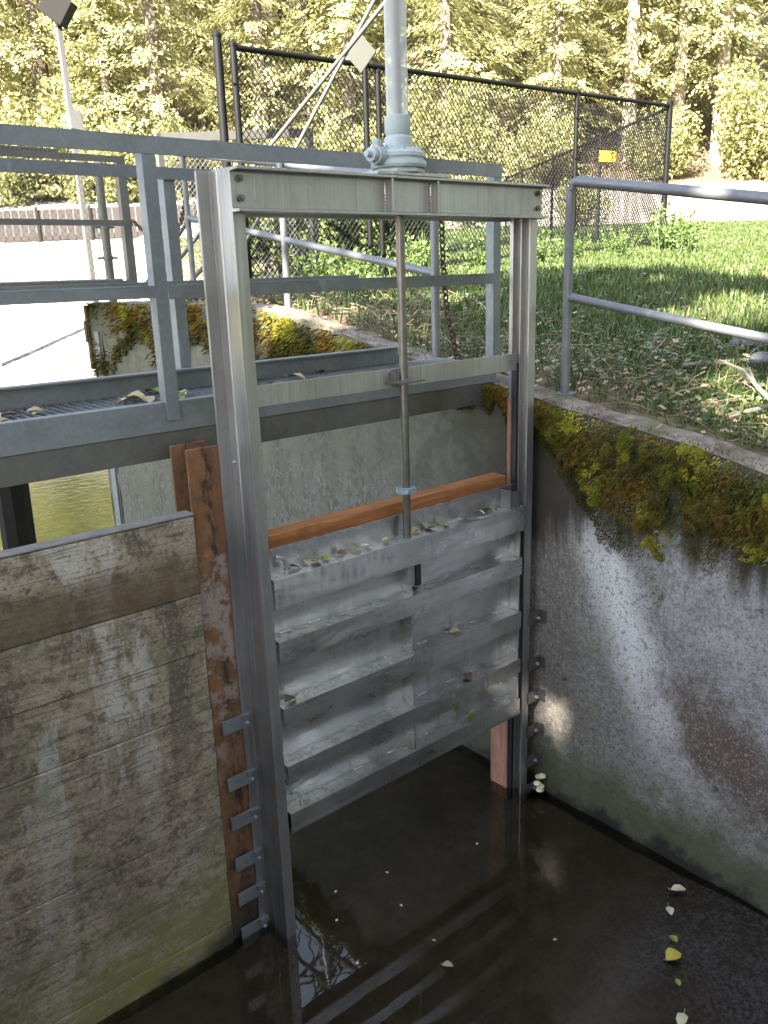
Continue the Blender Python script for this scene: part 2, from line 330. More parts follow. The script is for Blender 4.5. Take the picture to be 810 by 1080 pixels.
def mat_moss():
    t = NT('wall_moss_fronds', 0.9, 0, 0.1)
    a = t.new('ShaderNodeVertexColor'); a.layer_name = 'tint'
    c = t.mix(t.island(), a.outputs[0], t.mix(0.5, a.outputs[0], (0.20, 0.19, 0.03)))
    n = t.noise(40, 3, 0.6)
    c = t.mix(t.math('MULTIPLY', n, 0.35), c, (0.03, 0.025, 0.01))
    return t.fin(c)
M['moss'] = mat_moss()
M['leaf_y'] = mat_simple('yellow_fallen_leaf', (0.42, 0.33, 0.05), 0.6, 0, 0.3, 60)
M['leaf_b'] = mat_simple('brown_fallen_leaf', (0.13, 0.075, 0.035), 0.7, 0, 0.5, 50)
M['leaf_t'] = mat_simple('tan_fallen_leaf', (0.36, 0.27, 0.15), 0.7, 0, 0.4, 50)
M['leaf_g'] = mat_simple('green_fallen_leaf', (0.20, 0.22, 0.03), 0.6, 0, 0.3, 50)
M['leaf_p'] = mat_simple('pale_fallen_leaf', (0.50, 0.45, 0.30), 0.6, 0, 0.25, 50)
M['fungus'] = mat_simple('cream_bracket', (0.68, 0.58, 0.38), 0.6, 0, 0.2, 30)

def mat_ground():
    t = NT('terrain', 0.95, 0, 0.2)
    a = t.new('ShaderNodeVertexColor'); a.layer_name = 'zone'
    g, road, basin = t.sep(a.outputs[0])[0:3]
    big = t.noise(0.9, 5, 0.6); mid = t.noise(6, 6, 0.7); fine = t.noise(50, 4, 0.7)
    soil = t.mix(t.ss(mid, 0.35, 0.65), (0.075, 0.055, 0.035), (0.19, 0.14, 0.09))
    grass = t.mix(t.ss(mid, 0.3, 0.7), (0.035, 0.056, 0.012), (0.062, 0.092, 0.020))
    c = t.mix(t.math('MULTIPLY', g, t.ss(big, 0.25, 0.55, 0.55, 1.0)), soil, grass)
    lit = t.mix(t.ss(mid, 0.4, 0.6), (0.30, 0.19, 0.15), (0.17, 0.10, 0.075))
    c = t.mix(road, c, t.mix(t.ss(mid, 0.36, 0.62), (0.15, 0.125, 0.105), (0.33, 0.29, 0.255)))
    c = t.mix(basin, c, t.mix(t.ss(mid, 0.4, 0.65), (0.12, 0.112, 0.10), (0.30, 0.288, 0.265)))
    b = t.new('ShaderNodeVertexColor'); b.layer_name = 'bed'
    mud, silt, grav = t.sep(b.outputs[0])[0:3]
    c = t.mix(mud, c, t.mix(t.ss(mid, 0.35, 0.7), (0.054, 0.042, 0.027), (0.088, 0.069, 0.046)))
    c = t.mix(silt, c, t.mix(t.ss(mid, 0.35, 0.65), (0.40, 0.43, 0.10), (0.50, 0.52, 0.15)))
    pv = t.noise(55, 5, 0.8); pm = t.noise(9, 5, 0.7)
    peb = t.mix(t.ss(pv, 0.36, 0.64), (0.030, 0.027, 0.030), (0.165, 0.150, 0.165))
    peb = t.mix(t.math('MULTIPLY', t.ss(pv, 0.64, 0.72), 0.7), peb, (0.36, 0.34, 0.34))
    peb = t.mix(t.math('MULTIPLY', t.ss(pm, 0.5, 0.66), 0.7), peb, (0.055, 0.046, 0.040))
    c = t.mix(grav, c, peb)
    return t.fin(c, 0.95, t.bump(t.math('ADD', mid, t.math('MULTIPLY', fine, 0.4)), 0.5, 0.04))
M['ground'] = mat_ground()

def mat_water():
    t = NT('water_surface')
    x, y, z = t.sep(t.pos())[0:3]
    up = t.ss(y, 2.5, 6.0)
    n1 = t.noise(4.5, 2, 0.5); n2 = t.noise(5, 3, 0.6, st=(1, 1.8, 1), dist=0.6)
    h = t.math('ADD', t.math('MULTIPLY', n1, 0.030), t.math('MULTIPLY', t.math('MULTIPLY', n2, up), 0.16))
    b = t.bump(h, 0.6, 0.05)
    tr = t.new('ShaderNodeBsdfTransparent'); tr.inputs[0].default_value = (0.80, 0.76, 0.66, 1)
    gl = t.new('ShaderNodeBsdfGlossy'); gl.inputs['Roughness'].default_value = 0.015; t.link(b, gl.inputs['Normal'])
    fr = t.new('ShaderNodeFresnel'); fr.inputs[0].default_value = 1.6; t.link(b, fr.inputs['Normal'])
    mx = t.new('ShaderNodeMixShader'); t.link(fr.outputs[0], mx.inputs[0])
    t.link(tr.outputs[0], mx.inputs[1]); t.link(gl.outputs[0], mx.inputs[2])
    t.link(mx.outputs[0], t.out.inputs['Surface'])
    return t.m
M['water'] = mat_water()

# ------------------------------------------------------------------ mesh builder
class MB:
    def __init__(s): s.v = []; s.f = []; s.c = []; s.smooth = False
    def add(s, vs, fs):
        o = len(s.v); s.v += [tuple(p) for p in vs]; s.f += [tuple(o + i for i in f) for f in fs]; return s
    def box(s, x0, x1, y0, y1, z0, z1):
        return s.add([(x0,y0,z0),(x1,y0,z0),(x1,y1,z0),(x0,y1,z0),(x0,y0,z1),(x1,y0,z1),(x1,y1,z1),(x0,y1,z1)],
                     [(0,3,2,1),(4,5,6,7),(0,1,5,4),(1,2,6,5),(2,3,7,6),(3,0,4,7)])
    def frame(s, a, b, up=(0,0,1)):
        a, b = Vector(a), Vector(b); d = (b - a).normalized(); u = Vector(up)
        if abs(d.dot(u)) > 0.95: u = Vector((1,0,0))
        sx = d.cross(u).normalized(); sy = sx.cross(d).normalized(); return a, b, sx, sy
    def prism(s, prof, a, b, up=(0,0,1)):       # profile (u, v) swept from a to b; u along sideways, v along up
        a, b, sx, sy = s.frame(a, b, up); n = len(prof)
        vs = [a + sx*u + sy*v for u, v in prof] + [b + sx*u + sy*v for u, v in prof]
        fs = [(i, (i+1) % n, n + (i+1) % n, n + i) for i in range(n)]
        fs += [tuple(range(n-1, -1, -1)), tuple(range(n, 2*n))]
        return s.add(vs, fs)
    def bar(s, a, b, w, h, up=(0,0,1)):
        return s.prism([(-w/2,-h/2),(w/2,-h/2),(w/2,h/2),(-w/2,h/2)], a, b, up)
    def tube(s, pts, r, n=10, r2=None, cap=True):
        pts = [Vector(p) for p in pts]; m = len(pts); rings = []
        for i, p in enumerate(pts):
            d = (pts[min(i+1, m-1)] - pts[max(i-1, 0)]).normalized()
            u = Vector((0,0,1)) if abs(d.z) < 0.9 else Vector((1,0,0))
            sx = d.cross(u).normalized(); sy = sx.cross(d)
            rr = r if r2 is None else r + (r2 - r) * i / max(1, m-1)
            rings.append([p + (sx*math.cos(2*math.pi*k/n) + sy*math.sin(2*math.pi*k/n)) * rr for k in range(n)])
        vs = [q for rg in rings for q in rg]; fs = []
        for i in range(m-1):
            for k in range(n): fs.append((i*n+k, i*n+(k+1)%n, (i+1)*n+(k+1)%n, (i+1)*n+k))
        if cap: fs += [tuple(range(n-1,-1,-1)), tuple(range((m-1)*n, m*n))]
        return s.add(vs, fs)
    def lathe(s, prof, c=(0,0,0), n=28):
        vs = []; m = len(prof)
        for r, z in prof:
            for k in range(n):
                a = 2*math.pi*k/n; vs.append((c[0]+r*math.cos(a), c[1]+r*math.sin(a), c[2]+z))
        fs = [(i*n+k, i*n+(k+1)%n, (i+1)*n+(k+1)%n, (i+1)*n+k) for i in range(m-1) for k in range(n)]
        fs += [tuple(range(n-1,-1,-1)), tuple(range((m-1)*n, m*n))]
        return s.add(vs, fs)
    def build(s, name, mat, parent=None, bevel=0.0, smooth=False, base=None, sharp=38):
        if parent is not None: off = Vector(parent['_w'])
        elif base is not None: off = Vector(base)
        else: off = Vector((0,0,0))
        me = bpy.data.meshes.new(name)
        me.from_pydata([(x-off.x, y-off.y, z-off.z) for x, y, z in s.v], [], s.f)
        if bevel or not s.c:
            bm = bmesh.new(); bm.from_mesh(me)
            if len(bm.faces) < 6000: bmesh.ops.recalc_face_normals(bm, faces=bm.faces)
            if bevel:
                ed = [e for e in bm.edges if len(e.link_faces) == 2 and e.calc_face_angle(0) > 0.5]
                bmesh.ops.bevel(bm, geom=ed, offset=bevel, segments=2, profile=0.6, affect='EDGES', clamp_overlap=True)
            bm.to_mesh(me); bm.free()
        if s.c:
            at = me.color_attributes.new('tint', 'FLOAT_COLOR', 'POINT')
            for i, c in enumerate(s.c): at.data[i].color = (*c, 1)
        if smooth:
            me.polygons.foreach_set('use_smooth', [True]*len(me.polygons))
            if sharp: me.set_sharp_from_angle(angle=R(sharp))
        me.materials.append(mat)
        o = bpy.data.objects.new(name, me); COL.objects.link(o)
        if parent is not None:
            o.parent = parent; o['_w'] = list(off)
        else:
            o.location = off; o['_w'] = list(off)
        return o

def thing(name, label, cat, loc, group=None):
    o = bpy.data.objects.new(name, None); COL.objects.link(o)
    o.location = loc; o['_w'] = list(loc); o['label'] = label; o['category'] = cat
    o.empty_display_size = 0.2
    if group: o['group'] = group
    return o
def tag(o, label, cat, group=None, kind=None):
    o['label'] = label; o['category'] = cat
    if group: o['group'] = group
    if kind: o['kind'] = kind
    return o
def copy_tree(o, loc, label=None, rz=0.0, scale=1.0):
    c = o.copy(); COL.objects.link(c); c.location = loc; c.rotation_euler = (0, 0, rz); c.scale = (scale,)*3
    if label: c['label'] = label
    for ch in list(o.children):
        k = ch.copy(); COL.objects.link(k); k.parent = c
        for g in ch.children:
            q = g.copy(); COL.objects.link(q); q.parent = k
    return c
def sstep(a, b, v):
    t = min(1.0, max(0.0, (v - a) / (b - a))); return t*t*(3 - 2*t)
def lerp(a, b, t): return a + (b - a) * t
def pw(pts, v):
    if v <= pts[0][0]: return pts[0][1]
    for (a, p), (b, q) in zip(pts, pts[1:]):
        if v <= b: return p + (q - p) * (v - a) / (b - a)
    return pts[-1][1]
def nz(x, y, z=0.0): return mnoise.noise(Vector((x, y, z)))
def bolt(mb, c, d, r=0.011, l=0.012):           # hexagon head sticking out along d
    c = Vector(c); d = Vector(d); mb.tube([c, c + d*l], r, 6); mb.tube([c + d*l, c + d*(l+0.006)], r*0.5, 8)

WX = 3.08                                       # face of the right wall
def walltop(y): return 2.051 + 0.161*max(-7.0, min(2.55, y)) + (0.02*nz(y*2.1, 3.3))

# ------------------------------------------------------------------ terrain
FAR = [(-40, 2.0), (0, 2.2), (8, 2.52), (14.5, 2.86), (20, 3.2), (30, 3.95), (33, 4.15), (42, 6.1), (46, 6.9), (60, 13.5), (100, 34), (170, 60)]
BAS = [(-40, -0.10), (13.5, -0.09), (16, 0.06), (26, 2.75), (34, 3.75), (42, 6.0), (46, 6.9), (60, 13.5), (100, 34), (170, 60)]
def depth(x, y): return 0.64*x + 0.7684*(y + 2.5)
def terrain(x, y):
    D = depth(x, y)
    far = pw(FAR, D) + 0.05*nz(x*0.35, y*0.35)
    bank = lerp(walltop(y) - 0.008, far, sstep(3.5, 9.0, x)) + (0.035*nz(x*1.3, y*1.3) + 0.015*nz(x*4, y*4)) * sstep(3.4, 3.9, x)
    bank += 0.16*math.exp(-((x-4.5)**2/0.5 + (y+0.35)**2/0.35))
    if y < 5.4:
        if x > 3.3: return bank
        if x > -1.62: return -0.062 + 0.012*nz(x*3, y*3) + 0.035*sstep(1.9, 2.8, x + 0.5*nz(x*2, y*2))*sstep(-0.6, -1.25, y + 0.3*nz(x*3, 7))
        return 2.1 + 0.05*nz(x, y)
    s = x - 0.4577*(y + 2.5)
    bas = pw(BAS, D) + 0.04*nz(x*0.5, y*0.5)
    lf = sstep(-6.5, -9.0, x)
    return lerp(lerp(bas, bank, sstep(0.05, 1.3, s)), 2.1 if D < 30 else pw(FAR, D), lf)
def rng(a, b, st):
    n = max(1, int(round((b-a)/st))); return [a + (b-a)*i/n for i in range(n)]
xs = rng(-90, -20, 10) + rng(-20, -1.75, 2) + [-1.75, -1.6] + rng(-1.5, 3.14, 0.19) + [3.14, 3.32] + rng(3.40, 9, 0.16) + rng(9, 20, 0.55) + rng(20, 50, 1.6) + rng(50, 130, 8) + [130]
ys = rng(-60, -12, 8) + rng(-12, -3, 0.9) + rng(-3, 5.2, 0.18) + [5.38, 5.45] + rng(5.6, 12, 0.35) + rng(12, 40, 1.2) + rng(40, 64, 3) + rng(64, 150, 9) + [150]
vs = [(x, y, terrain(x, y)) for y in ys for x in xs]
W = len(xs)
fs = [(j*W+i, j*W+i+1, (j+1)*W+i+1, (j+1)*W+i) for j in range(len(ys)-1) for i in range(W-1)]
me = bpy.data.meshes.new('ground'); me.from_pydata(vs, [], fs)
za = me.color_attributes.new('zone', 'FLOAT_COLOR', 'POINT'); ba = me.color_attributes.new('bed', 'FLOAT_COLOR', 'POINT')
for i, (x, y, z) in enumerate(vs):
    D = depth(x, y); s = x - 0.4577*(y + 2.5)
    inbas = (y >= 5.4 and s < 0.75 and x > -8) or (y < 5.4 and -1.7 < x < 3.3)
    land = 0 if inbas else 1
    lat = 0.768*x - 0.64*(y+2.5)
    grass = land * sstep(3.2, 4.2, x + 0.9*nz(x*0.8, y*0.8)) * (1 - sstep(30, 31.5, D))
    grass *= lerp(1.0, sstep(-2.0, 1.0, lat - (D-9)*0.0 + 0.9*nz(x*.4, y*.4)), sstep(8, 11, D))
    road = land * sstep(31, 32, D + 0.8*nz(x*.3, y*.3)) * (1 - sstep(41.5, 43, D))
    bas = 1.0 if (inbas and D > 14.6 and D < 45) else 0.0
    if bas and D < 19.5: bas = min(1, max(.15, .55 + 1.1*nz((x-y)*.35, (x+y)*.9)))
    mud = 1.0 if (inbas and y < 4.2 and not (D > 14.6)) else 0.0
    silt = sstep(4.2, 5.4, y) if (inbas and D <= 14.6) else 0.0
    grav = sstep(2.1, 2.75, x + 0.3*nz(x*3, y*3)) * sstep(-0.7, -1.1, y) if (inbas and y < 0) else 0.0
    za.data[i].color = (grass, road, bas, 1); ba.data[i].color = (mud, silt, grav, 1)
me.polygons.foreach_set('use_smooth', [True]*len(me.polygons))
me.materials.append(M['ground'])
o = bpy.data.objects.new('ground', me); COL.objects.link(o)
tag(o, 'grassy bank, gravel road and channel bed under everything', 'ground', kind='structure')

mb = MB(); mb.add([(-9, -14, 0), (30, -14, 0), (30, 30, 0), (-9, 30, 0)], [(0, 1, 2, 3)])
o = mb.build('water', M['water']); tag(o, 'dark still water in the channel, pale green in the pond upstream', 'water', kind='structure')

# ------------------------------------------------------------------ right concrete wall
wt = thing('concrete_wall', 'mossy stained concrete channel wall with sloping top below the grass bank', 'wall', (WX+0.15, 0, -0.4)); wt['kind'] = 'thing'
mb = MB(); yy = rng(-9, 5.42, 0.06) + [5.42]; nzs = 34
vv = []; 
for y in yy:
    ht = walltop(y)
    for k in range(nzs+1):
        z = lerp(-0.4, ht, k/nzs)
        x = WX + 0.010*nz(y*3, z*3) + 0.006*nz(y*11, z*11, 2)
        if k == nzs: x += 0.03 + 0.02*nz(y*6, 5)
        if k == nzs-1: x += 0.004
        vv.append((x, y, z))
n1 = nzs+1
ff = [(j*n1+k, (j+1)*n1+k, (j+1)*n1+k+1, j*n1+k+1) for j in range(len(yy)-1) for k in range(nzs)]
mb.add(vv, ff)
yl = yy[-1]; mb.add([(WX, yl, -0.4), (WX+0.26, yl, -0.4), (WX+0.26, yl, walltop(yl)), (WX, yl, walltop(yl))], [(0, 1, 2, 3)])
mb.build('wall_face', M['concrete'], wt, smooth=True)
mb = MB(); vv = []
for y in yy:
    ht = walltop(y)
    for k in range(5):
        x = lerp(WX+0.028, WX+0.262, k/4); z = ht + 0.012*nz(x*9, y*9) - (0.0 if k < 4 else 0.06) + (0.008 if 0 < k < 4 else 0)
        if k == 0: x = WX + 0.03 + 0.02*nz(y*6, 5); z = ht
        vv.append((x, y, z))
mb.add(vv, [(j*5+k, j*5+k+1, (j+1)*5+k+1, (j+1)*5+k) for j in range(len(yy)-1) for k in range(4)])
mb.build('wall_cap', M['concrete_top'], wt, smooth=True)
for y in (5.22, 2.95):                          # stop-log slot irons
    mb = MB(); mb.box(WX-0.012, WX+0.01, y, y+0.11, -0.2, walltop(y)-0.25); mb.build('slot_iron', M['galv'], wt)
    mb = MB(); mb.box(WX-0.006, WX+0.01, y-0.06, y-0.004, -0.2, walltop(y)-0.25); mb.build('slot', M['seal_gap_black'], wt)  # raised black strip painted in for the dark inside of the slot
mb = MB(); mb.bar((WX+0.05, 5.44, 2.2), (WX+0.05, 5.5, 2.2), 0.16, 0.2); mb.bar((WX+0.02, 5.45, 1.85), (WX+0.02, 5.45, 2.44), 0.06, 0.08)
mb.build('rusty_bracket', M['rust_chain'], wt, bevel=0.006)

# moss curtain on the wall (uncountable)
def moss():
    mb = MB(); rnd = random.Random(5)
    low = [(-4.6, 1.2), (-3.5, 1.25), (-1.35, 1.26), (-1.12, 1.28), (-0.97, 1.42), (-0.86, 1.46), (-0.74, 1.46), (-0.67, 1.24), (-0.62, 1.26), (-0.56, 1.38), (-0.39, 1.44), (-0.28, 1.52), (-0.17, 1.69), (-0.05, 1.80), (0.04, 1.87), (0.3, 1.98),
           (1.2, 2.0), (1.6, 1.95), (2.4, 2.05), (2.9, 2.0), (3.4, 2.2), (4.0, 1.9), (4.4, 2.15), (5.4, 1.7)]
    PAL = dict(y=(0.36, 0.33, 0.035), g=(0.085, 0.11, 0.012), o=(0.17, 0.085, 0.018), b=(0.055, 0.032, 0.014), k=(0.020, 0.014, 0.008), ol=(0.12, 0.105, 0.016))
    def blade(y, z, out, L, col, ax=None):
        th = rnd.gauss(0, 0.75); d = Vector((-0.5-0.5*rnd.random(), math.sin(th)*0.7, -0.55*math.cos(th) + 0.25*rnd.random())).normalized()
        sd = Vector((rnd.gauss(0, .3), rnd.gauss(0, 1), rnd.gauss(0, 1))); sd = (sd - d*sd.dot(d)).normalized()
        p = Vector((WX - out, y, z)); w = L*0.15
        o = len(mb.v)
        mb.v += [tuple(p - sd*w), tuple(p + sd*w), tuple(p + d*L)]; mb.f.append((o, o+1, o+2)); mb.c += [col]*3
    def col_at(y, z, f):
        a = nz(y*3.1, z*3.1, 4.0) + 0.25*nz(y*9, z*9, 1.0)
        dry = nz(y*2.0+7, z*2.6, 9.0)
        if f > 0.72: base = PAL['k'] if a < 0.15 else PAL['b']
        elif a > 0.26: base = PAL['y']
        elif dry > 0.05: base = PAL['o'] if a < 0.05 else PAL['ol']
        elif a > 0.05: base = PAL['ol']
        elif a > -0.22: base = PAL['b'] if rnd.random() < 0.6 else PAL['o']
        else: base = PAL['k'] if rnd.random() < .5 else PAL['g']
        k = 0.7 + 0.6*rnd.random()
        return tuple(c*k for c in base)
    cush = [(-0.80, 1.86, 0.095, 0.115, 'y'), (-0.765, 1.93, 0.06, 0.05, 'y'), (-1.12, 1.80, 0.04, 0.05, 'y'), (-0.69, 1.82, 0.05, 0.07, 'g'), (-0.67, 1.92, 0.06, 0.035, 'g'), (-0.30, 1.74, 0.07, 0.10, 'y'), (-0.20, 1.86, 0.08, 0.10, 'o'), (-0.62, 1.64, 0.07, 0.06, 'ol'), (-1.03, 1.74, 0.06, 0.06, 'ol'), (-1.08, 1.70, 0.05, 0.08, 'o'),
            (-0.45, 1.78, 0.07, 0.09, 'ol'), (-0.92, 1.72, 0.06, 0.08, 'o'), (-0.10, 1.92, 0.06, 0.05, 'g'), (-0.82, 1.68, 0.07, 0.09, 'ol')]
    N = 125000
    for i in range(N):
        y = (rnd.uniform(-1.9, 0.35) if rnd.random() < .85 else rnd.uniform(-4.5, -1.9)) if rnd.random() < 0.74 else rnd.uniform(0.35, 5.4)
        zt = walltop(y); zl = pw(low, y) + 0.10*nz(y*9, 1.0) + 0.05*nz(y*25, 2.0)
        f = rnd.random()**0.85; z = lerp(zt+0.012, zl, f)
        dens = 0.5 + 1.1*nz(y*4, z*4, 0.5) + 0.5*nz(y*14, z*14, 7.5) + (0.25 if f < 0.55 else -0.25*(f-0.55)/0.45)
        if rnd.random() > dens: continue
        th = 0.012 + 0.085*max(0, nz(y*5, z*5, 3.0)+0.35)*(1-0.7*f)
        L = (rnd.uniform(0.010, 0.026) if f < .7 else rnd.uniform(.007, .016)) if y < 0.5 else rnd.uniform(0.02, 0.05)
        blade(y, z, rnd.random()*th, L, col_at(y, z, f))
    for q_ in range(34):
        cy = rnd.uniform(-1.75, .15); zt_, zl_ = walltop(cy), pw(low, cy); cush.append((cy, lerp(zt_-.04, max(zl_+.09, zt_-.48), rnd.random()**1.2), rnd.uniform(.03, .075), rnd.uniform(.035, .09), rnd.choice('yoobgk') if rnd.random() < .75 else 'ol'))
    for (cy, cz, ry, rz, k) in cush:
        for i in range(2300):
            a = rnd.uniform(0, 6.283); q = math.sqrt(rnd.random())*(1.05 + 0.75*nz(math.cos(a)*1.7+cy*9, math.sin(a)*1.7, cz*7))
            y = cy + ry*q*math.cos(a); z = cz + rz*q*math.sin(a)
            if nz(y*22, z*22, 3.0) < -0.18 + 0.1*rnd.random(): continue
            if z > walltop(y) + 0.03: continue
            out = 0.06*math.sqrt(max(0, 1-min(1, q*q))) + 0.008 + 0.014*nz(y*30, z*30)
            t_ = nz(y*17, z*17, 6.0) + rnd.gauss(0, .18); c = PAL[k] if t_ > -.12 else PAL['ol' if k in 'yg' else 'b']; c = c if rnd.random() > .15 else PAL['b']; kk = 0.6 + 0.7*rnd.random()
            blade(y, z, out*rnd.uniform(0.7, 1.0), rnd.uniform(0.008, 0.018), tuple(x*kk for x in c))
    for i in range(3000):                       # thin moss and dirt creeping over the cap edge
        y = rnd.uniform(-1.9, 5.3); q = abs(rnd.gauss(0, .045))
        if nz(y*3, q*9, 2.2) < .02: continue
        p = Vector((WX + .02 + q, y, walltop(y) + .008)); L = rnd.uniform(.006, .016)
        d = Vector((rnd.gauss(0, .5), rnd.gauss(0, .5), 1)).normalized(); sd = Vector((rnd.gauss(0, 1), rnd.gauss(0, 1), 0)).normalized()*L*.2
        o = len(mb.v); mb.v += [tuple(p-sd), tuple(p+sd), tuple(p+d*L)]; mb.f.append((o, o+1, o+2)); k = .6+.7*rnd.random()
        cc = PAL['ol'] if rnd.random() < .5 else PAL['b']; mb.c += [tuple(x*k for x in cc)]*3
    return tag(mb.build('moss', M['moss'], base=None), 'hanging moss in yellow, green and brown along the wall top', 'moss', kind='stuff')
moss()

# left channel wall (outside the picture, closes the channel)
lw = MB(); lw.box(-1.78, -1.5, -9, 4.8, -0.4, 2.12)
tag(lw.build('concrete_wall', M['concrete'], base=(-1.64, 0, -0.4), bevel=0.015), 'plain concrete channel wall at the far end of the plank bulkhead', 'wall', kind='thing')

# ------------------------------------------------------------------ plank bulkhead and timbers
PY = 0.135
pt = thing('plank_bulkhead', 'weathered grey horizontal plank bulkhead with green algae above the water', 'bulkhead', (0, PY+0.08, -0.35))
zs = [-0.35, 0.10, 0.345, 0.60, 0.845, 1.085, 1.325, 1.555, 1.85]
mb = MB()
for i, (a, b) in enumerate(zip(zs, zs[1:])):
    dy = [0, .004, 0, .003, 0, .005, .001, -0.004][i]
    mb.box(-1.49, 1.311, PY+dy, PY+0.052+dy, a+0.0015, b-0.0015)
mb.build('planking', M['planks'], pt, bevel=0.004)
mb = MB(); mb.box(-1.49, 1.313, PY-0.006, PY+0.056, 1.852, 1.860); mb.build('cap', mat_simple('silvered_cap', (0.19, 0.175, 0.155), 0.85, 0, 0.5, 20, .3), pt, bevel=0.003)
rc = thing('rusty_column', 'rust covered steel column between the plank bulkhead and the gate guide', 'column', (1.39, 0.22, -0.35)); rc['kind'] = 'thing'
mb = MB(); mb.box(1.317, 1.472, 0.150, 0.163, -0.35, 2.083); mb.build('front_flange', M['rust_timber'], rc, bevel=0.003)
mb = MB(); mb.box(1.388, 1.398, 0.164, 0.289, -0.35, 2.078); mb.build('web', M['rust_timber'], rc)
mb = MB(); mb.box(1.326, 1.470, 0.290, 0.303, -0.35, 2.078); mb.build('rear_flange', M['rust_timber'], rc, bevel=0.003)
mb = MB(); mb.box(2.945, 3.075, 0.092, 0.205, -0.35, 1.622); mb.box(2.946, 3.075, 0.092, 0.1135, 1.615, 2.08)
tag(mb.build('timber_post', M['pink_timber'], base=(3.0, 0.15, -0.35), bevel=0.005), 'pinkish timber post behind the right gate guide, standing in the water', 'post', 'timber posts')
mb = MB(); mb.box(1.4985, 2.943, 0.115, 0.20, 1.625, 1.712)
tag(mb.build('timber_beam', M['orange_timber'], base=(2.2, 0.16, 1.625), bevel=0.006), 'orange brown timber beam laid across behind the metal gate leaf', 'beam')
mb = MB()
vv = mb.tube([(0.93, 0.95, -0.35), (0.93, 0.95, 0.8), (0.945, 0.95, 1.97)], 0.065, 9)
tag(mb.build('timber_post', M['dark_wood'], base=(0.93, 0.95, -0.35), smooth=True), 'dark rotten post under the walkway behind the planks', 'post', 'timber posts')

# ------------------------------------------------------------------ gate frame
gf = thing('gate_gantry', 'tall aluminium sluice gate frame of two guides and a channel yoke', 'gate frame', (2.24, 0.05, -0.35))
# guides: profile in (x, y)
def guide(prof):
    m = MB(); m.v = []; n = len(prof); z0, z1 = -0.33, 3.0
    vs = [(x, y, z0) for x, y in prof] + [(x, y, z1) for x, y in prof]
    m.add(vs, [(i, (i+1)%n, n+(i+1)%n, n+i) for i in range(n)] + [tuple(range(n-1,-1,-1)), tuple(range(n, 2*n))]); return m
def lprof(cx, sgn):   # outboard flange, stepped web with grooves, front flange, seal lip
    p = [(-0.046, .148), (-0.046, .136), (0.0, .1355), (0.0, .090), (0.004, .087), (0.004, .080), (0.0, .077), (0.0, 0.0), (0.046, 0.0), (0.046, .009), (0.012, .012), (0.012, .055), (0.040, .055), (0.040, .062), (0.012, .062), (0.012, .098), (0.045, .098), (0.045, .108), (0.012, .108), (0.012, .148)]
    q = [(cx + sgn*x, y) for x, y in p]
    return q
lg = guide(lprof(1.485, 1)).build('guide', M['alu'], gf, bevel=0.0015)
rg = guide(lprof(3.003, -1)).build('guide', M['alu'], gf, bevel=0.0015)
for x0, x1, g in ((1.4975, 1.535, lg), (2.953, 2.9905, rg)):
    mb = MB(); mb.box(x0, x1, 0.064, 0.096, -0.33, 2.24); mb.build('seal_strip', M['seal_gap_black'], g)
mb = MB(); bolt(mb, (1.4845, .112, 2.02), (-1, 0, 0), 0.007, .006); mb.build('bolt', M['zinc'], lg)
# yoke channels back to back
def channel(y_web, sgn, z0, z1, x0, x1):
    fl, tw, tf = 0.050, 0.007, 0.009
    m = MB(); h = z1 - z0
    pr = [(0, z0), (fl, z0), (fl, z0+tf), (tw+.004, z0+tf+.002), (tw, z0+tf+.006), (tw, z1-tf-.006), (tw+.004, z1-tf-.002), (fl, z1-tf), (fl, z1), (0, z1)]
    n = len(pr)
    vs = [(x0, y_web + sgn*a, b) for a, b in pr] + [(x1, y_web + sgn*a, b) for a, b in pr]
    m.add(vs, [(i, (i+1)%n, n+(i+1)%n, n+i) for i in range(n)] + [tuple(range(n-1,-1,-1)), tuple(range(n, 2*n))]); return m
yf = channel(-0.003, -1, 2.862, 2.998, 1.479, 3.016).build('yoke_channel', M['alu'], gf, bevel=0.0012)
channel(0.151, 1, 2.862, 2.998, 1.479, 3.016).build('yoke_channel', M['alu'], gf, bevel=0.0012)
for x in (1.512, 2.985):
    for z in (2.965, 2.905):
        mb = MB(); bolt(mb, (x, -0.0105, z), (0, -1, 0), 0.0125, 0.010); mb.build('bolt', M['bolt'], yf)
for x in (2.13, 2.36):
    mb = MB(); mb.box(x-0.004, x+0.004, -0.050, -0.011, 2.873, 2.987); mb.build('stiffener', M['alu'], yf)
    mb = MB()
    vs = []
    for k in range(38):
        rr = 0.002 + 0.0035*abs(math.sin(k*0.8)); z = 2.874 + k*0.003
        vs += [(x - 0.005 + rr*math.cos(q*math.pi/3), -0.012 + rr*math.sin(q*math.pi/3), z) for q in range(6)]
    mb.add(vs, [(a*6+q, a*6+(q+1)%6, (a+1)*6+(q+1)%6, (a+1)*6+q) for a in range(37) for q in range(6)])
    mb.build('weld_seam', M['zinc'], yf)
mb = MB(); mb.box(2.06, 2.42, -0.05, 0.20, 2.9995, 3.012); mb.build('mounting_plate', M['alu'], gf, bevel=0.002)
mb = MB(); mb.box(1.532, 2.955, 0.066, 0.074, 2.212, 2.288); mb.build('cross_plate', M['alu'], gf, bevel=0.001)
mb = MB(); mb.box(2.165, 2.305, -0.02, 0.064, 2.236, 2.244); mb.box(2.185, 2.193, 0.028, 0.064, 2.244, 2.275); mb.build('stem_guide', M['bolt'], gf, bevel=0.001)
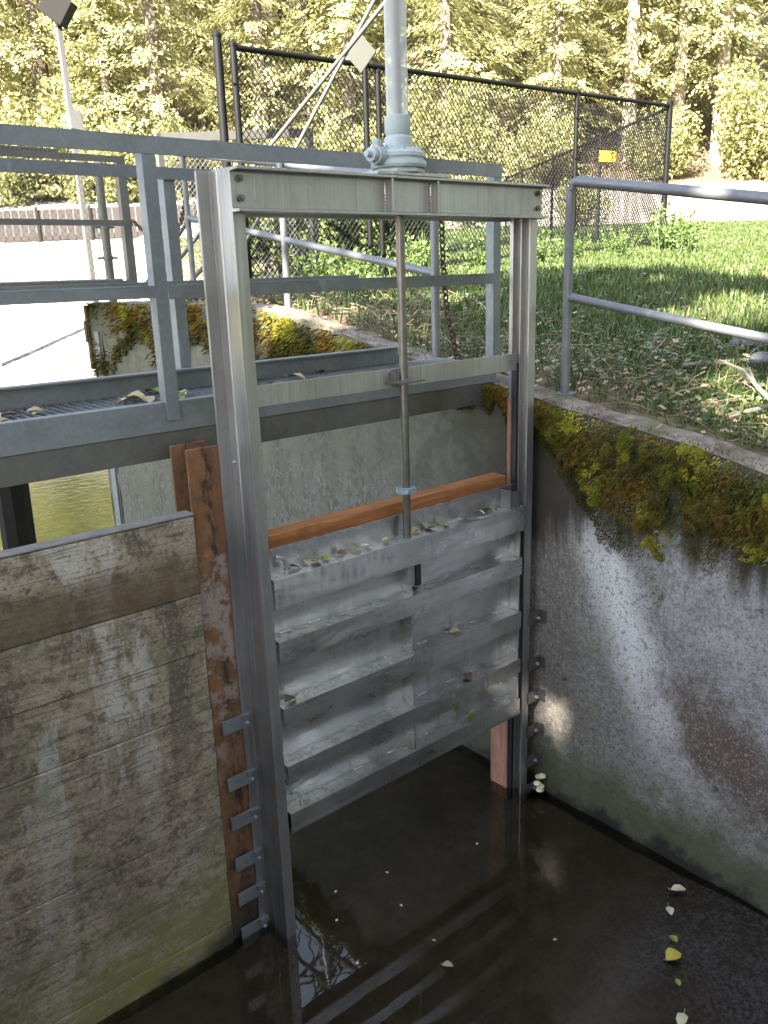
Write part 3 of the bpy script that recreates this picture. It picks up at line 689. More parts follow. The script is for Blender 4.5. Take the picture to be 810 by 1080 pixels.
# anchor clips
for i, z in enumerate([.985, .733, .555, .359, .191, .02]):
    m = MB(); m.box(1.345, 1.470, 0.1235, 0.1345, z-0.029, z+0.029); m.box(1.431, 1.470, 0.112, 0.1235, z+0.010, z+0.031)
    c = m.build('anchor_clip', M['clip'], gf, bevel=0.0012)
    mb = MB(); bolt(mb, (1.450, 0.1235, z-0.008), (0, -1, 0), 0.0105, 0.012); mb.build('bolt', M['zinc'], c)
for i, z in enumerate([.985, .735, .548, .355, .178, .01]):
    m = MB(); m.box(2.992, 3.0765, -0.010, -0.002, z-0.030, z+0.032); m.box(3.0695, 3.0775, -0.045, -0.010, z-0.030, z+0.032)
    c = m.build('anchor_clip', M['bolt'], gf, bevel=0.0012)  # darker metal than the left clips, shade put into the colour
    mb = MB(); bolt(mb, (3.052, -0.010, z-0.006), (0, -1, 0), 0.010, 0.010); mb.build('bolt', M['zinc'], c)

# ------------------------------------------------------------------ gate leaf with stem
gl = thing('sluice_gate', 'ribbed aluminium sluice gate leaf raised on a round stem', 'gate', (2.24, 0.04, 0.49))
mb = MB(); mb.box(1.515, 2.972, 0.076, 0.084, 0.495, 1.672); mb.build('skin_plate', M['alu_plate'], gl)
ribs = [(1.580, .118), (1.325, .088), (1.045, .086), (0.790, .072), (0.572, .078)]
XL, XR = 1.546, 2.938
leafrnd = random.Random(3)
for i, (z, lip) in enumerate(ribs):
    m = MB(); t = 0.007; rf = 0.0 if i else -0.006
    pr = [(0.0755, z), (rf, z), (rf, z-lip), (rf+t, z-lip), (rf+t, z-t-.003), (rf+t+.003, z-t), (0.0755, z-t)]
    n = len(pr); xa, xb = XL - (0.0 if i else .008), XR + (0.0 if i else .008)
    vs = [(xa, a, b) for a, b in pr] + [(xb, a, b) for a, b in pr]
    m.add(vs, [(k, (k+1)%n, n+(k+1)%n, n+k) for k in range(n)] + [tuple(range(n-1,-1,-1)), tuple(range(n, 2*n))])
    rb = m.build('rib', M['alu_plate'], gl, bevel=0.0012)
    if i:
        mb = MB(); vs = []; xx = 1.56; nr = 0
        while xx < 2.925:
            on = any(a <= xx <= a + 0.05 for a in (1.60, 1.74, 1.93, 2.12, 2.32, 2.50, 2.66, 2.83))
            rr = leafrnd.uniform(.0032, .0052) if on else .0008
            vs += [(xx, 0.0735 + rr*math.cos(q*math.pi/3), z + 0.0015 + rr*math.sin(q*math.pi/3)) for q in range(6)]; xx += 0.006; nr += 1
        mb.add(vs, [(a*6+q, a*6+(q+1)%6, (a+1)*6+(q+1)%6, (a+1)*6+q) for a in range(nr-1) for q in range(6)])
        mb.build('weld_seam', M['zinc'], rb)
for i in range(4):
    z1 = ribs[i][0]-0.008; z0 = ribs[i+1][0]+0.001
    zt = z1 if i else z1 - 0.05
    mb = MB(); mb.box(2.228, 2.236, 0.010, 0.0755, z0, zt); mb.build('stiffener', M['alu_plate'], gl)
    mb = MB(); mb.box(XR-0.012, XR-0.004, 0.010, 0.0755, z0, z1); mb.build('stiffener', M['alu_plate'], gl)
mb = MB(); mb.box(2.250, 2.276, -0.003, 0.05, 1.365, 1.462); mb.build('stem_nut_gap_shade', M['seal_gap_black'], gl)  # solid black block painted in for the dark hole beside the nut
mb = MB(); mb.box(2.212, 2.249, 0.006, 0.05, 1.372, 1.462); mb.build('stem_nut', M['alu'], gl, bevel=0.002)
mb = MB(); mb.box(XL, 2.94, 0.0, 0.0745, 0.484, 0.4945); mb.build('bottom_seal', M['alu'], gl)
# bent rod loops at left top and left bottom, stop block at right top
for z in (1.60, 0.585):
    mb = MB(); mb.tube([(1.575 + 0.045*math.sin(a), 0.03, z + 0.06*math.cos(a) - 0.005) for a in [k*math.pi/10 for k in range(11)]], 0.006, 8)
    mb.build('lifting_loop', M['zinc'], gl, smooth=True)
mb = MB(); mb.box(2.86, 2.868, 0.012, 0.075, 1.581, 1.665); mb.box(2.868, 2.937, 0.03, 0.037, 1.581, 1.65); mb.build('stop_block', M['alu'], gl, bevel=0.001)
SX, SY = 2.236, 0.036
st = MB(); st.lathe([(0.0172, 1.581), (0.0172, 3.02)], (SX, SY, 0), 18); stem = st.build('stem', M['dark_steel'], gl, smooth=True)
st = MB(); pr = []; z = 3.02
while z < 4.05:
    pr += [(0.0166, z), (0.0178, z+0.003), (0.0178, z+0.006), (0.0166, z+0.009)]; z += 0.010
st.lathe(pr, (SX, SY, 0), 14); st.build('thread', mat_simple('greased_thread', (0.10, 0.10, 0.105), 0.4, 0.6, 0.3, 30), stem)
mb = MB(); mb.lathe([(0.019, 1.775), (0.045, 1.776), (0.045, 1.797), (0.019, 1.798)], (SX, SY, 0), 6); bolt(mb, (SX-0.03, SY-0.035, 1.786), (0, -1, 0), 0.006, 0.01)
mb.build('stop_collar', mat_simple('blue_grey_collar', (0.26, 0.31, 0.35), 0.4, 0.4), stem)

# ------------------------------------------------------------------ gear actuator
ga = thing('gear_actuator', 'pale blue grey gear housing with clear stem cover on the yoke', 'gear lift', (SX, SY, 3.012))
mb = MB(); mb.lathe([(0.080, 3.0125), (0.098, 3.014), (0.098, 3.026), (0.094, 3.030)], (SX, SY, 0), 8); mb.build('base_flange', M['paint'], ga, bevel=0.002)
mb = MB(); mb.lathe([(0.090, 3.028), (0.101, 3.032), (0.105, 3.042), (0.103, 3.055), (0.094, 3.060), (0.094, 3.066), (0.099, 3.069), (0.099, 3.082), (0.089, 3.092), (0.066, 3.100), (0.053, 3.104), (0.051, 3.138), (0.044, 3.146)], (SX, SY, 0), 36)
hs = mb.build('housing', M['paint'], ga, smooth=True, sharp=25)
mb = MB(); mb.lathe([(0.043, 3.144), (0.045, 3.152), (0.049, 3.160), (0.049, 3.212), (0.0415, 3.216)], (SX, SY, 0), 36); mb.build('cover_adapter', M['paint'], ga, smooth=True)
for k in range(8):
    a = k*math.pi/4 + 0.3; mb = MB(); bolt(mb, (SX+0.082*math.cos(a), SY+0.082*math.sin(a), 3.090), (0, 0, 1), 0.008, 0.012); mb.build('bolt', M['paint'], hs)
mb = MB(); mb.tube([(SX-0.06, SY, 3.072), (SX-0.135, SY-0.02, 3.072)], 0.034, 16); mb.tube([(SX-0.135, SY-0.02, 3.072), (SX-0.155, SY-0.023, 3.072)], 0.026, 14); mb.tube([(SX-0.155, SY-0.023, 3.072), (SX-0.18, SY-0.028, 3.072)], 0.012, 10)
mb.tube([(SX-0.115, SY-0.015, 3.10), (SX-0.115, SY-0.015, 3.125)], 0.02, 10)
mb.build('input_shaft', M['paint'], ga, smooth=False, bevel=0.003)
mb = MB()
n = 28; vv = []
for z in (3.20, 4.10):
    for r in (0.0405, 0.0375):
        vv += [(SX+r*math.cos(2*math.pi*k/n), SY+r*math.sin(2*math.pi*k/n), z) for k in range(n)]
mb.add(vv, [(k, (k+1)%n, 2*n+(k+1)%n, 2*n+k) for k in range(n)])
mb.build('stem_cover', M['clear'], ga, smooth=True)

# ------------------------------------------------------------------ walkway across the channel
wk = thing('walkway', 'galvanised steel walkway with grating deck and double railings behind the gate', 'walkway', (0.8, 0.72, 2.0))
WXL, WXR, F0, B0, DZ = -1.62, 3.13, 0.352, 0.79, 2.228
def cprof(m, x0, x1, y, sgn, z0, z1, fl=0.05, tw=0.008):
    pr = [(0, z0), (fl, z0), (fl, z0+tw), (tw, z0+tw), (tw, z1-tw), (fl, z1-tw), (fl, z1), (0, z1)]
    n = len(pr); vs = [(x0, y+sgn*a, b) for a, b in pr] + [(x1, y+sgn*a, b) for a, b in pr]
    m.add(vs, [(i, (i+1)%n, n+(i+1)%n, n+i) for i in range(n)] + [tuple(range(n-1,-1,-1)), tuple(range(n, 2*n))]); return m
cprof(MB(), WXL, WXR, F0, 1, 2.120, DZ).build('stringer', M['galv'], wk, bevel=0.0015)
cprof(MB(), WXL, 2.86, B0, -1, 2.165, 2.296).build('stringer', M['galv'], wk, bevel=0.0015)
m = MB(); m.box(WXL, WXR-0.02, F0+0.006, F0+0.014, 2.018, 2.1185); m.box(WXL, WXR-0.02, F0+0.014, F0+0.10, 2.018, 2.026)
m.build('support_angle', M['galv_dark'], wk, bevel=0.0015)
m = MB(); x = WXL + 0.02
while x < WXR:
    m.box(x, x+0.005, F0+0.01, B0-0.01, DZ-0.045, DZ-0.014); x += 0.034
y = F0 + 0.06
while y < B0 - 0.03:
    m.box(WXL+0.01, WXR-0.01, y, y+0.006, DZ-0.027, DZ-0.0185); y += 0.10
m.build('grating', M['galv'], wk)
def rail_angle(m, x0, x1, y, z, w=0.045, h=0.05):   # flat top with a front leg
    m.box(x0, x1, y, y+0.006, z-h, z-0.006); m.box(x0, x1, y, y+w, z-0.006, z)
RT = 3.128
m = MB(); rail_angle(m, WXL, WXR+0.02, F0-0.012, RT, 0.05, 0.058); m.build('top_rail', M['galv'], wk, bevel=0.001)
m = MB(); rail_angle(m, WXL, 1.351, F0-0.014, 2.640, 0.045, 0.042); rail_angle(m, 1.403, WXR-0.02, F0-0.014, 2.640, 0.045, 0.048); m.build('mid_rail', M['galv'], wk, bevel=0.001)
def angle_post(x, y, z0, z1, w=0.055):
    m = MB(); m.box(x, x+w, y, y+0.007, z0, z1); m.box(x, x+0.007, y+0.007, y+w, z0, z1); return m
for x in (-0.5, 1.352, 3.095):
    angle_post(x, F0-0.0105, 2.16 if x < 3 else 2.20, RT-0.007, 0.050).build('rail_post', M['galv'], wk, bevel=0.001)
m = MB(); rail_angle(m, WXL, 2.62, B0-0.01, 3.088, 0.05, 0.046); m.build('top_rail', M['galv'], wk, bevel=0.001)
m = MB(); rail_angle(m, WXL, 2.62, B0-0.012, 2.652, 0.04, 0.045); m.build('mid_rail', M['galv'], wk, bevel=0.001)
for x in (-0.3, 1.648):
    angle_post(x, B0+0.001, 2.17, 3.08, 0.050).build('rail_post', M['galv'], wk, bevel=0.001)

# second walkway upstream
w2 = thing('walkway', 'farther dark steel walkway with angle railing at the pond end of the wall', 'walkway', (1.5, 5.2, 2.5))
Y2 = 5.0
cprof(MB(), -1.6, 3.32, Y2, 1, 2.50, 2.655).build('stringer', M['galv_dark'], w2)
cprof(MB(), -1.6, 3.32, Y2+0.75, -1, 2.50, 2.655).build('stringer', M['galv_dark'], w2)
m = MB(); x = -1.58
while x < 3.3:
    m.box(x, x+0.006, Y2+0.01, Y2+0.74, 2.63, 2.672); x += 0.05
m.build('grating', M['galv_dark'], w2)
m = MB(); rail_angle(m, -1.6, 3.40, Y2, 3.70, 0.06, 0.055); m.build('top_rail', M['galv_dark'], w2)
m = MB(); rail_angle(m, -1.6, 3.42, Y2, 3.17, 0.05, 0.05); m.build('mid_rail', M['galv_dark'], w2)
m = MB(); x = -1.58
while x < 3.05:
    m.box(x, x+0.02, Y2+0.70, Y2+0.72, 3.77, 3.815); x += 0.04
m.box(-1.6, 3.1, Y2+0.72, Y2+0.73, 3.76, 3.83); m.build('serrated_rail', M['galv_dark'], w2)
for x in (-0.6, 3.335):
    angle_post(x, Y2+0.003, 2.60, 3.70, 0.075).build('rail_post', M['galv_dark'], w2)
angle_post(1.0, Y2+0.703, 2.60, 3.76, 0.06).build('rail_post', M['galv_dark'], w2)

# ------------------------------------------------------------------ pipe handrails along the wall
def handrail(name, label, ys_, x, ytop0, ytop1, tilt=0.0):
    y0 = ys_[0]
    h = thing(name, label, 'handrail', (x, (ytop0+ytop1)/2, walltop((ytop0+ytop1)/2)), 'pipe handrails on the wall')
    zt = lambda y: 2.051 + 0.161*y + 0.975
    zm = lambda y: 2.051 + 0.161*y + 0.462
    return h, zt, zm
h, zt, zm = handrail('pipe_handrail', 'galvanised pipe handrail on the mossy wall beside the grass bank', (0.06,), 3.30, -3.2, 0.06)
m = MB(); m.tube([(3.30, -3.3, zt(-3.3)), (3.30, 0.02, zt(0.02)), (3.30, 0.045, zt(0.045)-0.012), (3.30, 0.055, zt(0.055)-0.04)], 0.0235, 16); m.build('top_rail', M['galv_pipe'], h, smooth=True)
m = MB(); m.tube([(3.30, -3.3, zm(-3.3)), (3.30, 0.04, zm(0.04))], 0.0198, 14); m.build('mid_rail', M['galv_pipe'], h, smooth=True)
for y in (0.058, -1.75, -3.25):
    m = MB(); m.tube([(3.30, y, walltop(y)-0.02), (3.30, y, zt(y)-0.03)], 0.0215, 14); m.lathe([(0.055, walltop(y)-0.01), (0.055, walltop(y)+0.012), (0.026, walltop(y)+0.014)], (3.30, y, 0), 14); m.build('rail_post', M['galv_pipe'], h, smooth=True)
h2, _, _ = handrail('pipe_handrail', 'galvanised pipe handrail on the wall upstream, seen through the gate frame', (0.9,), 3.28, 0.93, 3.9)
m = MB(); m.tube([(3.27, 0.93, 3.12), (3.40, 3.9, 3.12+0.161*2.97)], 0.0245, 14); m.build('top_rail', M['galv_pipe'], h2, smooth=True)
m = MB(); m.tube([(3.27, 0.93, 2.645), (3.30, 2.4, 2.885), (3.40, 3.9, 3.12)], 0.0225, 14); m.build('mid_rail', M['galv_pipe'], h2, smooth=True)
for x, y in ((3.265, 0.925), (3.29, 2.40), (3.40, 3.92)):
    m = MB(); m.tube([(x, y, terrain(x, y)-0.06), (x, y, 3.12 + 0.161*(y-0.93) + 0.01)], 0.0235, 14); m.build('rail_post', M['galv_pipe'], h2, smooth=True)

# chains
def chain(pts, name, label, r=0.0045, ll=0.036):
    m = MB(); pts = [Vector(p) for p in pts]
    seg = []; 
    for a, b in zip(pts, pts[1:]):
        k = max(1, int(round((b-a).length/(ll*0.72))))
        seg += [(a.lerp(b, i/k), a.lerp(b, (i+1)/k)) for i in range(k)]
    for i, (a, b) in enumerate(seg):
        d = (b-a).normalized(); u = Vector((0, 0, 1)) if abs(d.z) < .9 else Vector((1, 0, 0))
        s1 = d.cross(u).normalized(); 
        if i % 2: s1 = s1.cross(d).normalized()
        c = (a+b)/2; loop = []
        for k in range(11):
            t = 2*math.pi*k/10; loop.append(c + d*(ll/2*math.cos(t)) + s1*(ll*0.33*math.sin(t)))
        m.tube(loop, r, 5, cap=False)
    return tag(m.build(name, M['rust_chain'], base=pts[0], smooth=True), label, 'chain', 'safety chains')
chain([(3.02, 0.62, 2.95), (3.03, 0.62, 2.70), (3.045, 0.61, 2.45), (3.10, 0.60, 2.24), (3.14, 0.58, 2.15)], 'chain', 'rusty chain hanging down behind the gate frame beside a rail post', 0.005, 0.042)
chain([(3.42, 5.0, 3.17), (3.46, 4.8, 3.03), (3.49, 4.6, 2.97), (3.50, 4.4, 3.0), (3.48, 4.2, 3.10), (3.41, 3.93, 3.30)], 'chain', 'rusty chain sagging from the farther walkway rail to a post', 0.006, 0.05)

# ------------------------------------------------------------------ fences
def mesh_panel(m, a, b, za0, za1, zb0, zb1, pitch=0.07, r=0.0026):
    """chain link between posts a and b (xy), bottom/top heights at each end: two families of diagonal wires"""
    a, b = Vector(a), Vector(b); L = (b-a).length; d = (b-a)/L
    bot = lambda s: lerp(za0, zb0, s/L); top = lambda s: lerp(za1, zb1, s/L)
    for sg in (1, -1):
        k = -4.0
        while k < L + 4.0:
            s0 = k; pts = []
            # wire s = k + sg*(z - zref)*0.9 , clip to the panel
            zref = za0; A = []
            for i in range(0, 61):
                z = min(za0, zb0) + (max(za1, zb1) - min(za0, zb0))*i/60
                s = k + sg*(z - zref)*0.85
                if 0 <= s <= L and bot(s) <= z <= top(s): A.append((s, z))
            if len(A) > 1:
                p, q = A[0], A[-1]
                pa = Vector((a.x + d.x*p[0], a.y + d.y*p[0], p[1])); qa = Vector((a.x + d.x*q[0], a.y + d.y*q[0], q[1]))
                off = Vector((-d.y, d.x, 0))*0.002*sg
                m.tube([pa+off, qa+off], r, 3, cap=False)
            k += pitch
    return m
def post(parent, x, y, z0, z1, r, mat, cap=True):
    m = MB(); m.tube([(x, y, z0), (x, y, z1)], r, 12)
    if cap: m.lathe([(r*1.12, z1-0.02), (r*1.15, z1+0.005), (r*0.6, z1+0.03)], (x, y, 0), 12)
    return m.build('fence_post', mat, parent, smooth=True)
bf = thing('chain_link_fence', 'tall black chain link fence running from the gate to the bank corner', 'fence', (9, 6, 2.6), 'black chain link fences')
P0, P1 = (5.02, 5.70), (13.85, 6.20)
T0, T1, B0_, B1_ = 4.90, 5.22, 2.50, 2.86
def bfp(s): return (lerp(P0[0], P1[0], s), lerp(P0[1], P1[1], s))
m = MB(); m.tube([(*P0, T0), (*P1, T1)], 0.030, 10); m.build('top_rail', M['black_vinyl'], bf, smooth=True)
for s in (0.0, 0.205, 0.69):
    x, y = bfp(s); post(bf, x, y, lerp(B0_, B1_, s)-0.2, lerp(T0, T1, s)+0.03, 0.036, M['black_vinyl'])
x, y = bfp(0.228); post(bf, x, y, lerp(B0_, B1_, .23)-0.2, lerp(T0, T1, .23)-0.05, 0.036, M['black_vinyl'])
post(bf, *P1, B1_-0.25, T1+0.06, 0.05, M['black_vinyl'])
post(bf, 4.90, 5.80, 2.3, T0+0.12, 0.045, M['black_vinyl'])
m = MB(); mesh_panel(m, P0, P1, B0_, T0, B1_, T1, 0.075, 0.0056); m.build('chain_link', M['black_vinyl'], bf)
for s in (0.0, 0.265, 0.69, 1.0):
    x, y = bfp(s)
    for q in range(4):
        m = MB(); z = lerp(lerp(B0_, B1_, s), lerp(T0, T1, s), (q+0.6)/4.2); m.tube([(x-0.05, y-0.03, z), (x+0.10, y-0.03, z)], 0.008, 6)
        m.build('tension_band', M['black_vinyl'], bf)
sf = thing('chain_link_fence', 'black chain link side fence turning away behind the bank corner with a yellow sign', 'fence', (15.5, 9.5, 2.9), 'black chain link fences')
Q0, Q1 = (13.93, 6.30), (18.9, 14.4)
def sfp(s): return (lerp(Q0[0], Q1[0], s), lerp(Q0[1], Q1[1], s))
m = MB(); m.tube([(*Q0, 5.20), (*Q1, 5.05)], 0.028, 8); m.build('top_rail', M['black_vinyl'], sf, smooth=True)
for s in (0.30, 0.60, 0.85, 1.0):
    x, y = sfp(s); post(sf, x, y, terrain(x, y)-0.2, lerp(5.20, 5.05, s)+0.05, 0.034, M['black_vinyl'])
m = MB(); mesh_panel(m, Q0, Q1, 2.88, 5.20, 3.25, 5.05, 0.09, 0.0058); m.build('chain_link', M['black_vinyl'], sf)
x, y = sfp(0.245); dx, dy = 0.52, 0.85
m = MB(); a = Vector((x, y, 0)) - Vector((0.06, -0.02, 0)); 
m.bar((a.x-.13, a.y+.11, 4.74), (a.x+.13, a.y-.11, 4.72), 0.006, 0.20)
sgp = MB(); [sgp.bar((a.x-h_, a.y+h_*.846-.006, zz_), (a.x+h_, a.y-h_*.846-.006, zz_), 0.002, 0.018) for h_, zz_ in ((.09, 4.775),)]
sg = m.build('warning_sign', M['yellow'], base=(a.x, a.y, 4.63)); tag(sg, 'small yellow rectangular sign wired to the black side fence', 'sign'); sgp.build('print_line', M['dark_wood'], sg)

gfence = thing('chain_link_fence', 'thin grey chain link fence in front of the bright pond shore', 'fence', (2.6, 6.6, 2.4), 'grey chain link fences')
G0, G1 = (0.6, 6.9), (3.66, 6.2)
for p, zt_ in ((G0, 4.0), (G1, 3.78)): post(gfence, *p, 1.6, zt_, 0.042, M['galv_dark'])  # dark steel tone puts shade into the colour of these posts
m = MB(); mesh_panel(m, G0, G1, 2.55, 4.0, 2.6, 3.75, 0.06, 0.0021); m.build('chain_link', M['galv_dark'], gfence)
m = MB()
for z in (2.88, 3.18):
    m.tube([(G1[0]-0.11, G1[1], z), (G1[0]+0.10, G1[1], z)], 0.012, 6); m.tube([(G1[0], G1[1], z-0.02), (G1[0], G1[1], z+0.02)], 0.05, 10)
m.build('clamp', M['galv_dark'], gfence)
mp = thing('mesh_panel', 'grey framed wire mesh screen standing behind the black fence', 'screen', (5.3, 5.9, 2.4), 'grey chain link fences')
A0, A1 = (4.45, 6.40), (6.10, 5.95); 
m = MB(); m.bar((*A0, 4.10), (*A1, 4.21), 0.05, 0.09); m.build('rail', M['galv_dark'], mp)
m = MB(); m.bar((*A0, 2.55), (*A1, 2.55), 0.05, 0.07); m.build('rail', M['galv_dark'], mp)
for p, q in ((A0, 4.10), (A1, 4.21), ((lerp(A0[0], A1[0], .42), lerp(A0[1], A1[1], .42)), 4.14)):
    m = MB(); m.bar((*p, 2.2), (*p, q+0.044), 0.07, 0.06, (0, 1, 0)); m.build('upright', M['galv_dark'], mp)
m = MB(); mesh_panel(m, A0, A1, 2.55, 4.10, 2.55, 4.21, 0.055, 0.0026); m.build('chain_link', M['galv_pipe'], mp)
for a_, b_ in (((4.55, 6.3, 2.55), (5.35, 6.1, 3.35)), ((3.95, 6.2, 2.5), (4.6, 6.1, 3.3))):
    m = MB(); m.tube([a_, b_], 0.022, 8); m.build('brace', M['galv_dark'], mp)

br = thing('brace_poles', 'pair of thin slanting galvanised poles meeting above the fence post', 'brace', (5.4, 5.4, 2.6))
m = MB(); m.tube([(6.25, 3.73, 5.75), (4.45, 6.93, 2.5)], 0.022, 10); m.build('pole', M['galv_dark'], br, smooth=True)
m = MB(); m.tube([(6.15, 4.205, 5.75), (4.73, 5.87, 2.5)], 0.019, 10); m.build('pole', M['galv_dark'], br, smooth=True)
dp = MB(); c = Vector((5.95, 4.79, 4.79)); u = Vector((0.76, -0.65, 0)); w = Vector((0, 0, 1)); nn = Vector((-0.65, -0.76, 0))
dd = [c + w*0.185, c + u*0.165, c - w*0.185 , c - u*0.165]
dp.add([p + nn*0.004 for p in dd] + [p - nn*0.004 for p in dd], [(0, 1, 2, 3), (7, 6, 5, 4)] + [(i, (i+1) % 4, 4+(i+1) % 4, 4+i) for i in range(4)])
ds = dp.build('diamond_sign', M['sign_back'], base=c - w*0.185); tag(ds, 'pale blank diamond shaped plate on the slanting poles', 'sign')

# slatted fence on the far shore
sl = thing('slat_fence', 'low brown slatted fence along the far sunlit shore', 'fence', (14, 33, 3.6))
m = MB(); S0, S1 = Vector((7.5, 37.5, 0)), Vector((24.0, 24.5, 0)); L = (S1-S0).length; k = 0
while k < L:
    p = S0.lerp(S1, k/L); z = pw(BAS, depth(p.x, p.y)); q = S0.lerp(S1, (k+0.28)/L)
    m.bar((p.x, p.y, z+0.62), (q.x, q.y, z+0.62), 0.03, 1.15 + 0.06*random.random()); k += 0.31
m.build('slats', M['slat'], sl)
for k in range(0, 11):
    p = S0.lerp(S1, k/10); z = pw(BAS, depth(p.x, p.y)); m = MB(); m.bar((p.x-.05, p.y-.05, z-0.1), (p.x-.05, p.y-.05, z+1.3), 0.1, 0.1); m.build('fence_post', M['dark_wood'], sl)

# lamp pole with flood light
lp = thing('flood_light', 'black square flood light on a slim leaning galvanised pole', 'flood light', (3.86, 7.2, 2.0))
m = MB(); m.bar((3.83, 7.10, 2.3), (4.14, 7.98, 5.46), 0.06, 0.06, (0, 1, 0)); m.build('pole', M['galv_dark'], lp, bevel=0.006)  # dark steel tone puts shade into the pole's colour
m = MB(); m.bar((4.03, 7.55, 4.28), (4.05, 7.64, 4.50), 0.15, 0.10, (0, 1, 0)); m.build('junction_box', M['galv_dark'], lp, bevel=0.006)
c = Vector((4.13, 7.92, 5.62)); a1 = Vector((0.62, -0.52, -0.58)).normalized(); a2 = Vector((0.50, -0.45, 0.74)); a2 = (a2 - a1*a2.dot(a1)).normalized(); a3 = a1.cross(a2)
m = MB(); vv = []
for s3 in (-1, 1):
    for s1, s2 in ((-1, -1), (1, -1), (1, 1), (-1, 1)): vv.append(c + a1*(0.15*s1) + a2*(0.14*s2) + a3*(0.10*s3))
m.add(vv, [(0,3,2,1),(4,5,6,7),(0,1,5,4),(1,2,6,5),(2,3,7,6),(3,0,4,7)]); m.build('lamp_head', mat_simple('matt_black_housing', (0.003, 0.003, 0.003), 0.9), lp, bevel=0.012)
m = MB(); m.tube([c - a1*0.16, c - a1*0.2, Vector((4.13, 7.95, 5.44))], 0.02, 8); m.build('bracket', M['galv_dark'], lp)
pole = MB(); pole.tube([(5.6, 17.5, 0.6), (5.35, 17.9, 4.4)], 0.10, 8)
tag(pole.build('marker_pole', M['white_pole'], base=(5.6, 17.5, 0.6), smooth=True), 'leaning white pole standing by the bright pond shore', 'pole')

# ------------------------------------------------------------------ foliage
def leafquad(m, p, d, n, L, w):
    s = d.cross(n); 
    if s.length < 1e-4: s = Vector((1, 0, 0))
    s.normalize(); mid = p + d*(L*0.5)
    m.add([p, mid + s*w, p + d*L, mid - s*w], [(0, 1, 2, 3)])
def rvec(r): 
    while True:
        v = Vector((r.uniform(-1, 1), r.uniform(-1, 1), r.uniform(-1, 1)))
        if 0.05 < v.length < 1: return v.normalized()
def conifer(seed, H, Rr, low):
    r = random.Random(seed)
    t = MB(); t.tube([(0, 0, -0.6), (r.uniform(-.05, .05), 0, H*0.35), (r.uniform(-.1, .1), r.uniform(-.1, .1), H*0.7), (0, 0, H)], 0.34*H/24, 9, 0.03)
    m = MB(); nb = 190
    for i in range(nb):
        f = (i + r.random())/nb; z = H*(low + (1-low)*f**0.92)
        Lb = Rr*((1-f)**0.75)*r.uniform(0.55, 1.1)*(0.65 if f < 0.10 else 1) + 0.35
        az = r.uniform(0, 6.283); out = Vector((math.cos(az), math.sin(az), 0)); side = Vector((-out.y, out.x, 0))
        ns = int(24 + Lb*28)
        for k in range(ns):
            q = 0.03 + 0.97*(k + r.random())/ns
            p = out*(Lb*q) + Vector((0, 0, z + 0.10*Lb*q - 0.42*Lb*q*q)) + side*r.gauss(0, 0.15*Lb*(1-0.6*q)) + Vector((0, 0, r.gauss(-0.04, 0.07) - abs(r.gauss(0, .12))))
            d = (out*r.uniform(0.4, 1) + side*r.gauss(0, .6) + Vector((0, 0, r.uniform(-0.95, -0.1)))).normalized()
            s_ = r.uniform(0.12, 0.36)
            nn_ = Vector((0, 0, 1)) + out*0.5 + rvec(r)*0.55; leafquad(m, p, d, nn_.normalized(), s_, s_*r.uniform(0.13, 0.24))
    for i in range(1500):
        z = H*(low + .02 + (0.75-low)*r.random()); a = r.uniform(0, 6.283); q = r.uniform(.3, 1.5)
        d = (Vector((math.cos(a), math.sin(a), -.5)) + rvec(r)*.5).normalized(); s_ = r.uniform(.14, .38)
        leafquad(m, Vector((math.cos(a)*q, math.sin(a)*q, z)), d, (Vector((math.cos(a)*.6, math.sin(a)*.6, 1)) + rvec(r)*.5).normalized(), s_, s_*r.uniform(.14, .25))
    return t, m
def tree_thing(name, t, m, label, cat, fol, bark, group, loc):
    o = thing(name, label, cat, loc, group)
    def ch(mbx, nm, mat):
        me = bpy.data.meshes.new(nm); me.from_pydata(mbx.v, [], mbx.f); me.materials.append(mat)
        c = bpy.data.objects.new(nm, me); COL.objects.link(c); c.parent = o
    ch(t, 'trunk', bark); ch(m, 'crown', fol); return o
rT = random.Random(21)
protos = [conifer(100+i, h, rr, lo) for i, (h, rr, lo) in enumerate([(26, 3.9, 0.04), (23, 3.5, 0.03), (28, 4.2, 0.06), (21, 3.7, 0.02), (25, 3.3, 0.11)])]
first = {}
FW, RTv = Vector((0.64, 0.7684, 0)), Vector((0.7684, -0.64, 0))
LBL = ['tall sunlit fir with drooping branches in the forest behind the fence', 'slender fir in the sunlit forest wall behind the road', 'broad tall fir with bare lower trunk in the forest', 'short dense fir branched down to the ground in the forest', 'thin crowned fir with a long pale trunk in the forest']
def put_conifer(D, lat, k, sc_, rz):
    p = CAMP + FW*D + RTv*lat; z = terrain(p.x, p.y)
    if k not in first:
        t, m = protos[k]; o = tree_thing('fir_tree', t, m, LBL[k], 'tree', M['conifer'], M['bark' if k == 4 else 'bark_dark'], 'firs of the forest behind the clearing', (p.x, p.y, z)); o.rotation_euler.z = rz; o.scale = (sc_,)*3; first[k] = o
    else: copy_tree(first[k], (p.x, p.y, z), None, rz, sc_)
for D0, n_, half, jit in ((47, 17, 27, 1.2), (53, 17, 30, 1.6), (61, 17, 34, 2.0), (71, 17, 40, 2.2)):
    for i in range(n_):
        lat = -half + 2*half*(i + 0.5)/n_ + rT.uniform(-jit, jit)
        k = rT.choice([0, 1, 2, 3, 4]) if D0 > 50 else (rT.choice([2, 4, 2, 0]) if lat > 10 else rT.choice([0, 1, 2, 3]))
        put_conifer(D0 + rT.uniform(-1.8, 1.8), lat, k, rT.uniform(0.88, 1.15), rT.uniform(0, 6.28))
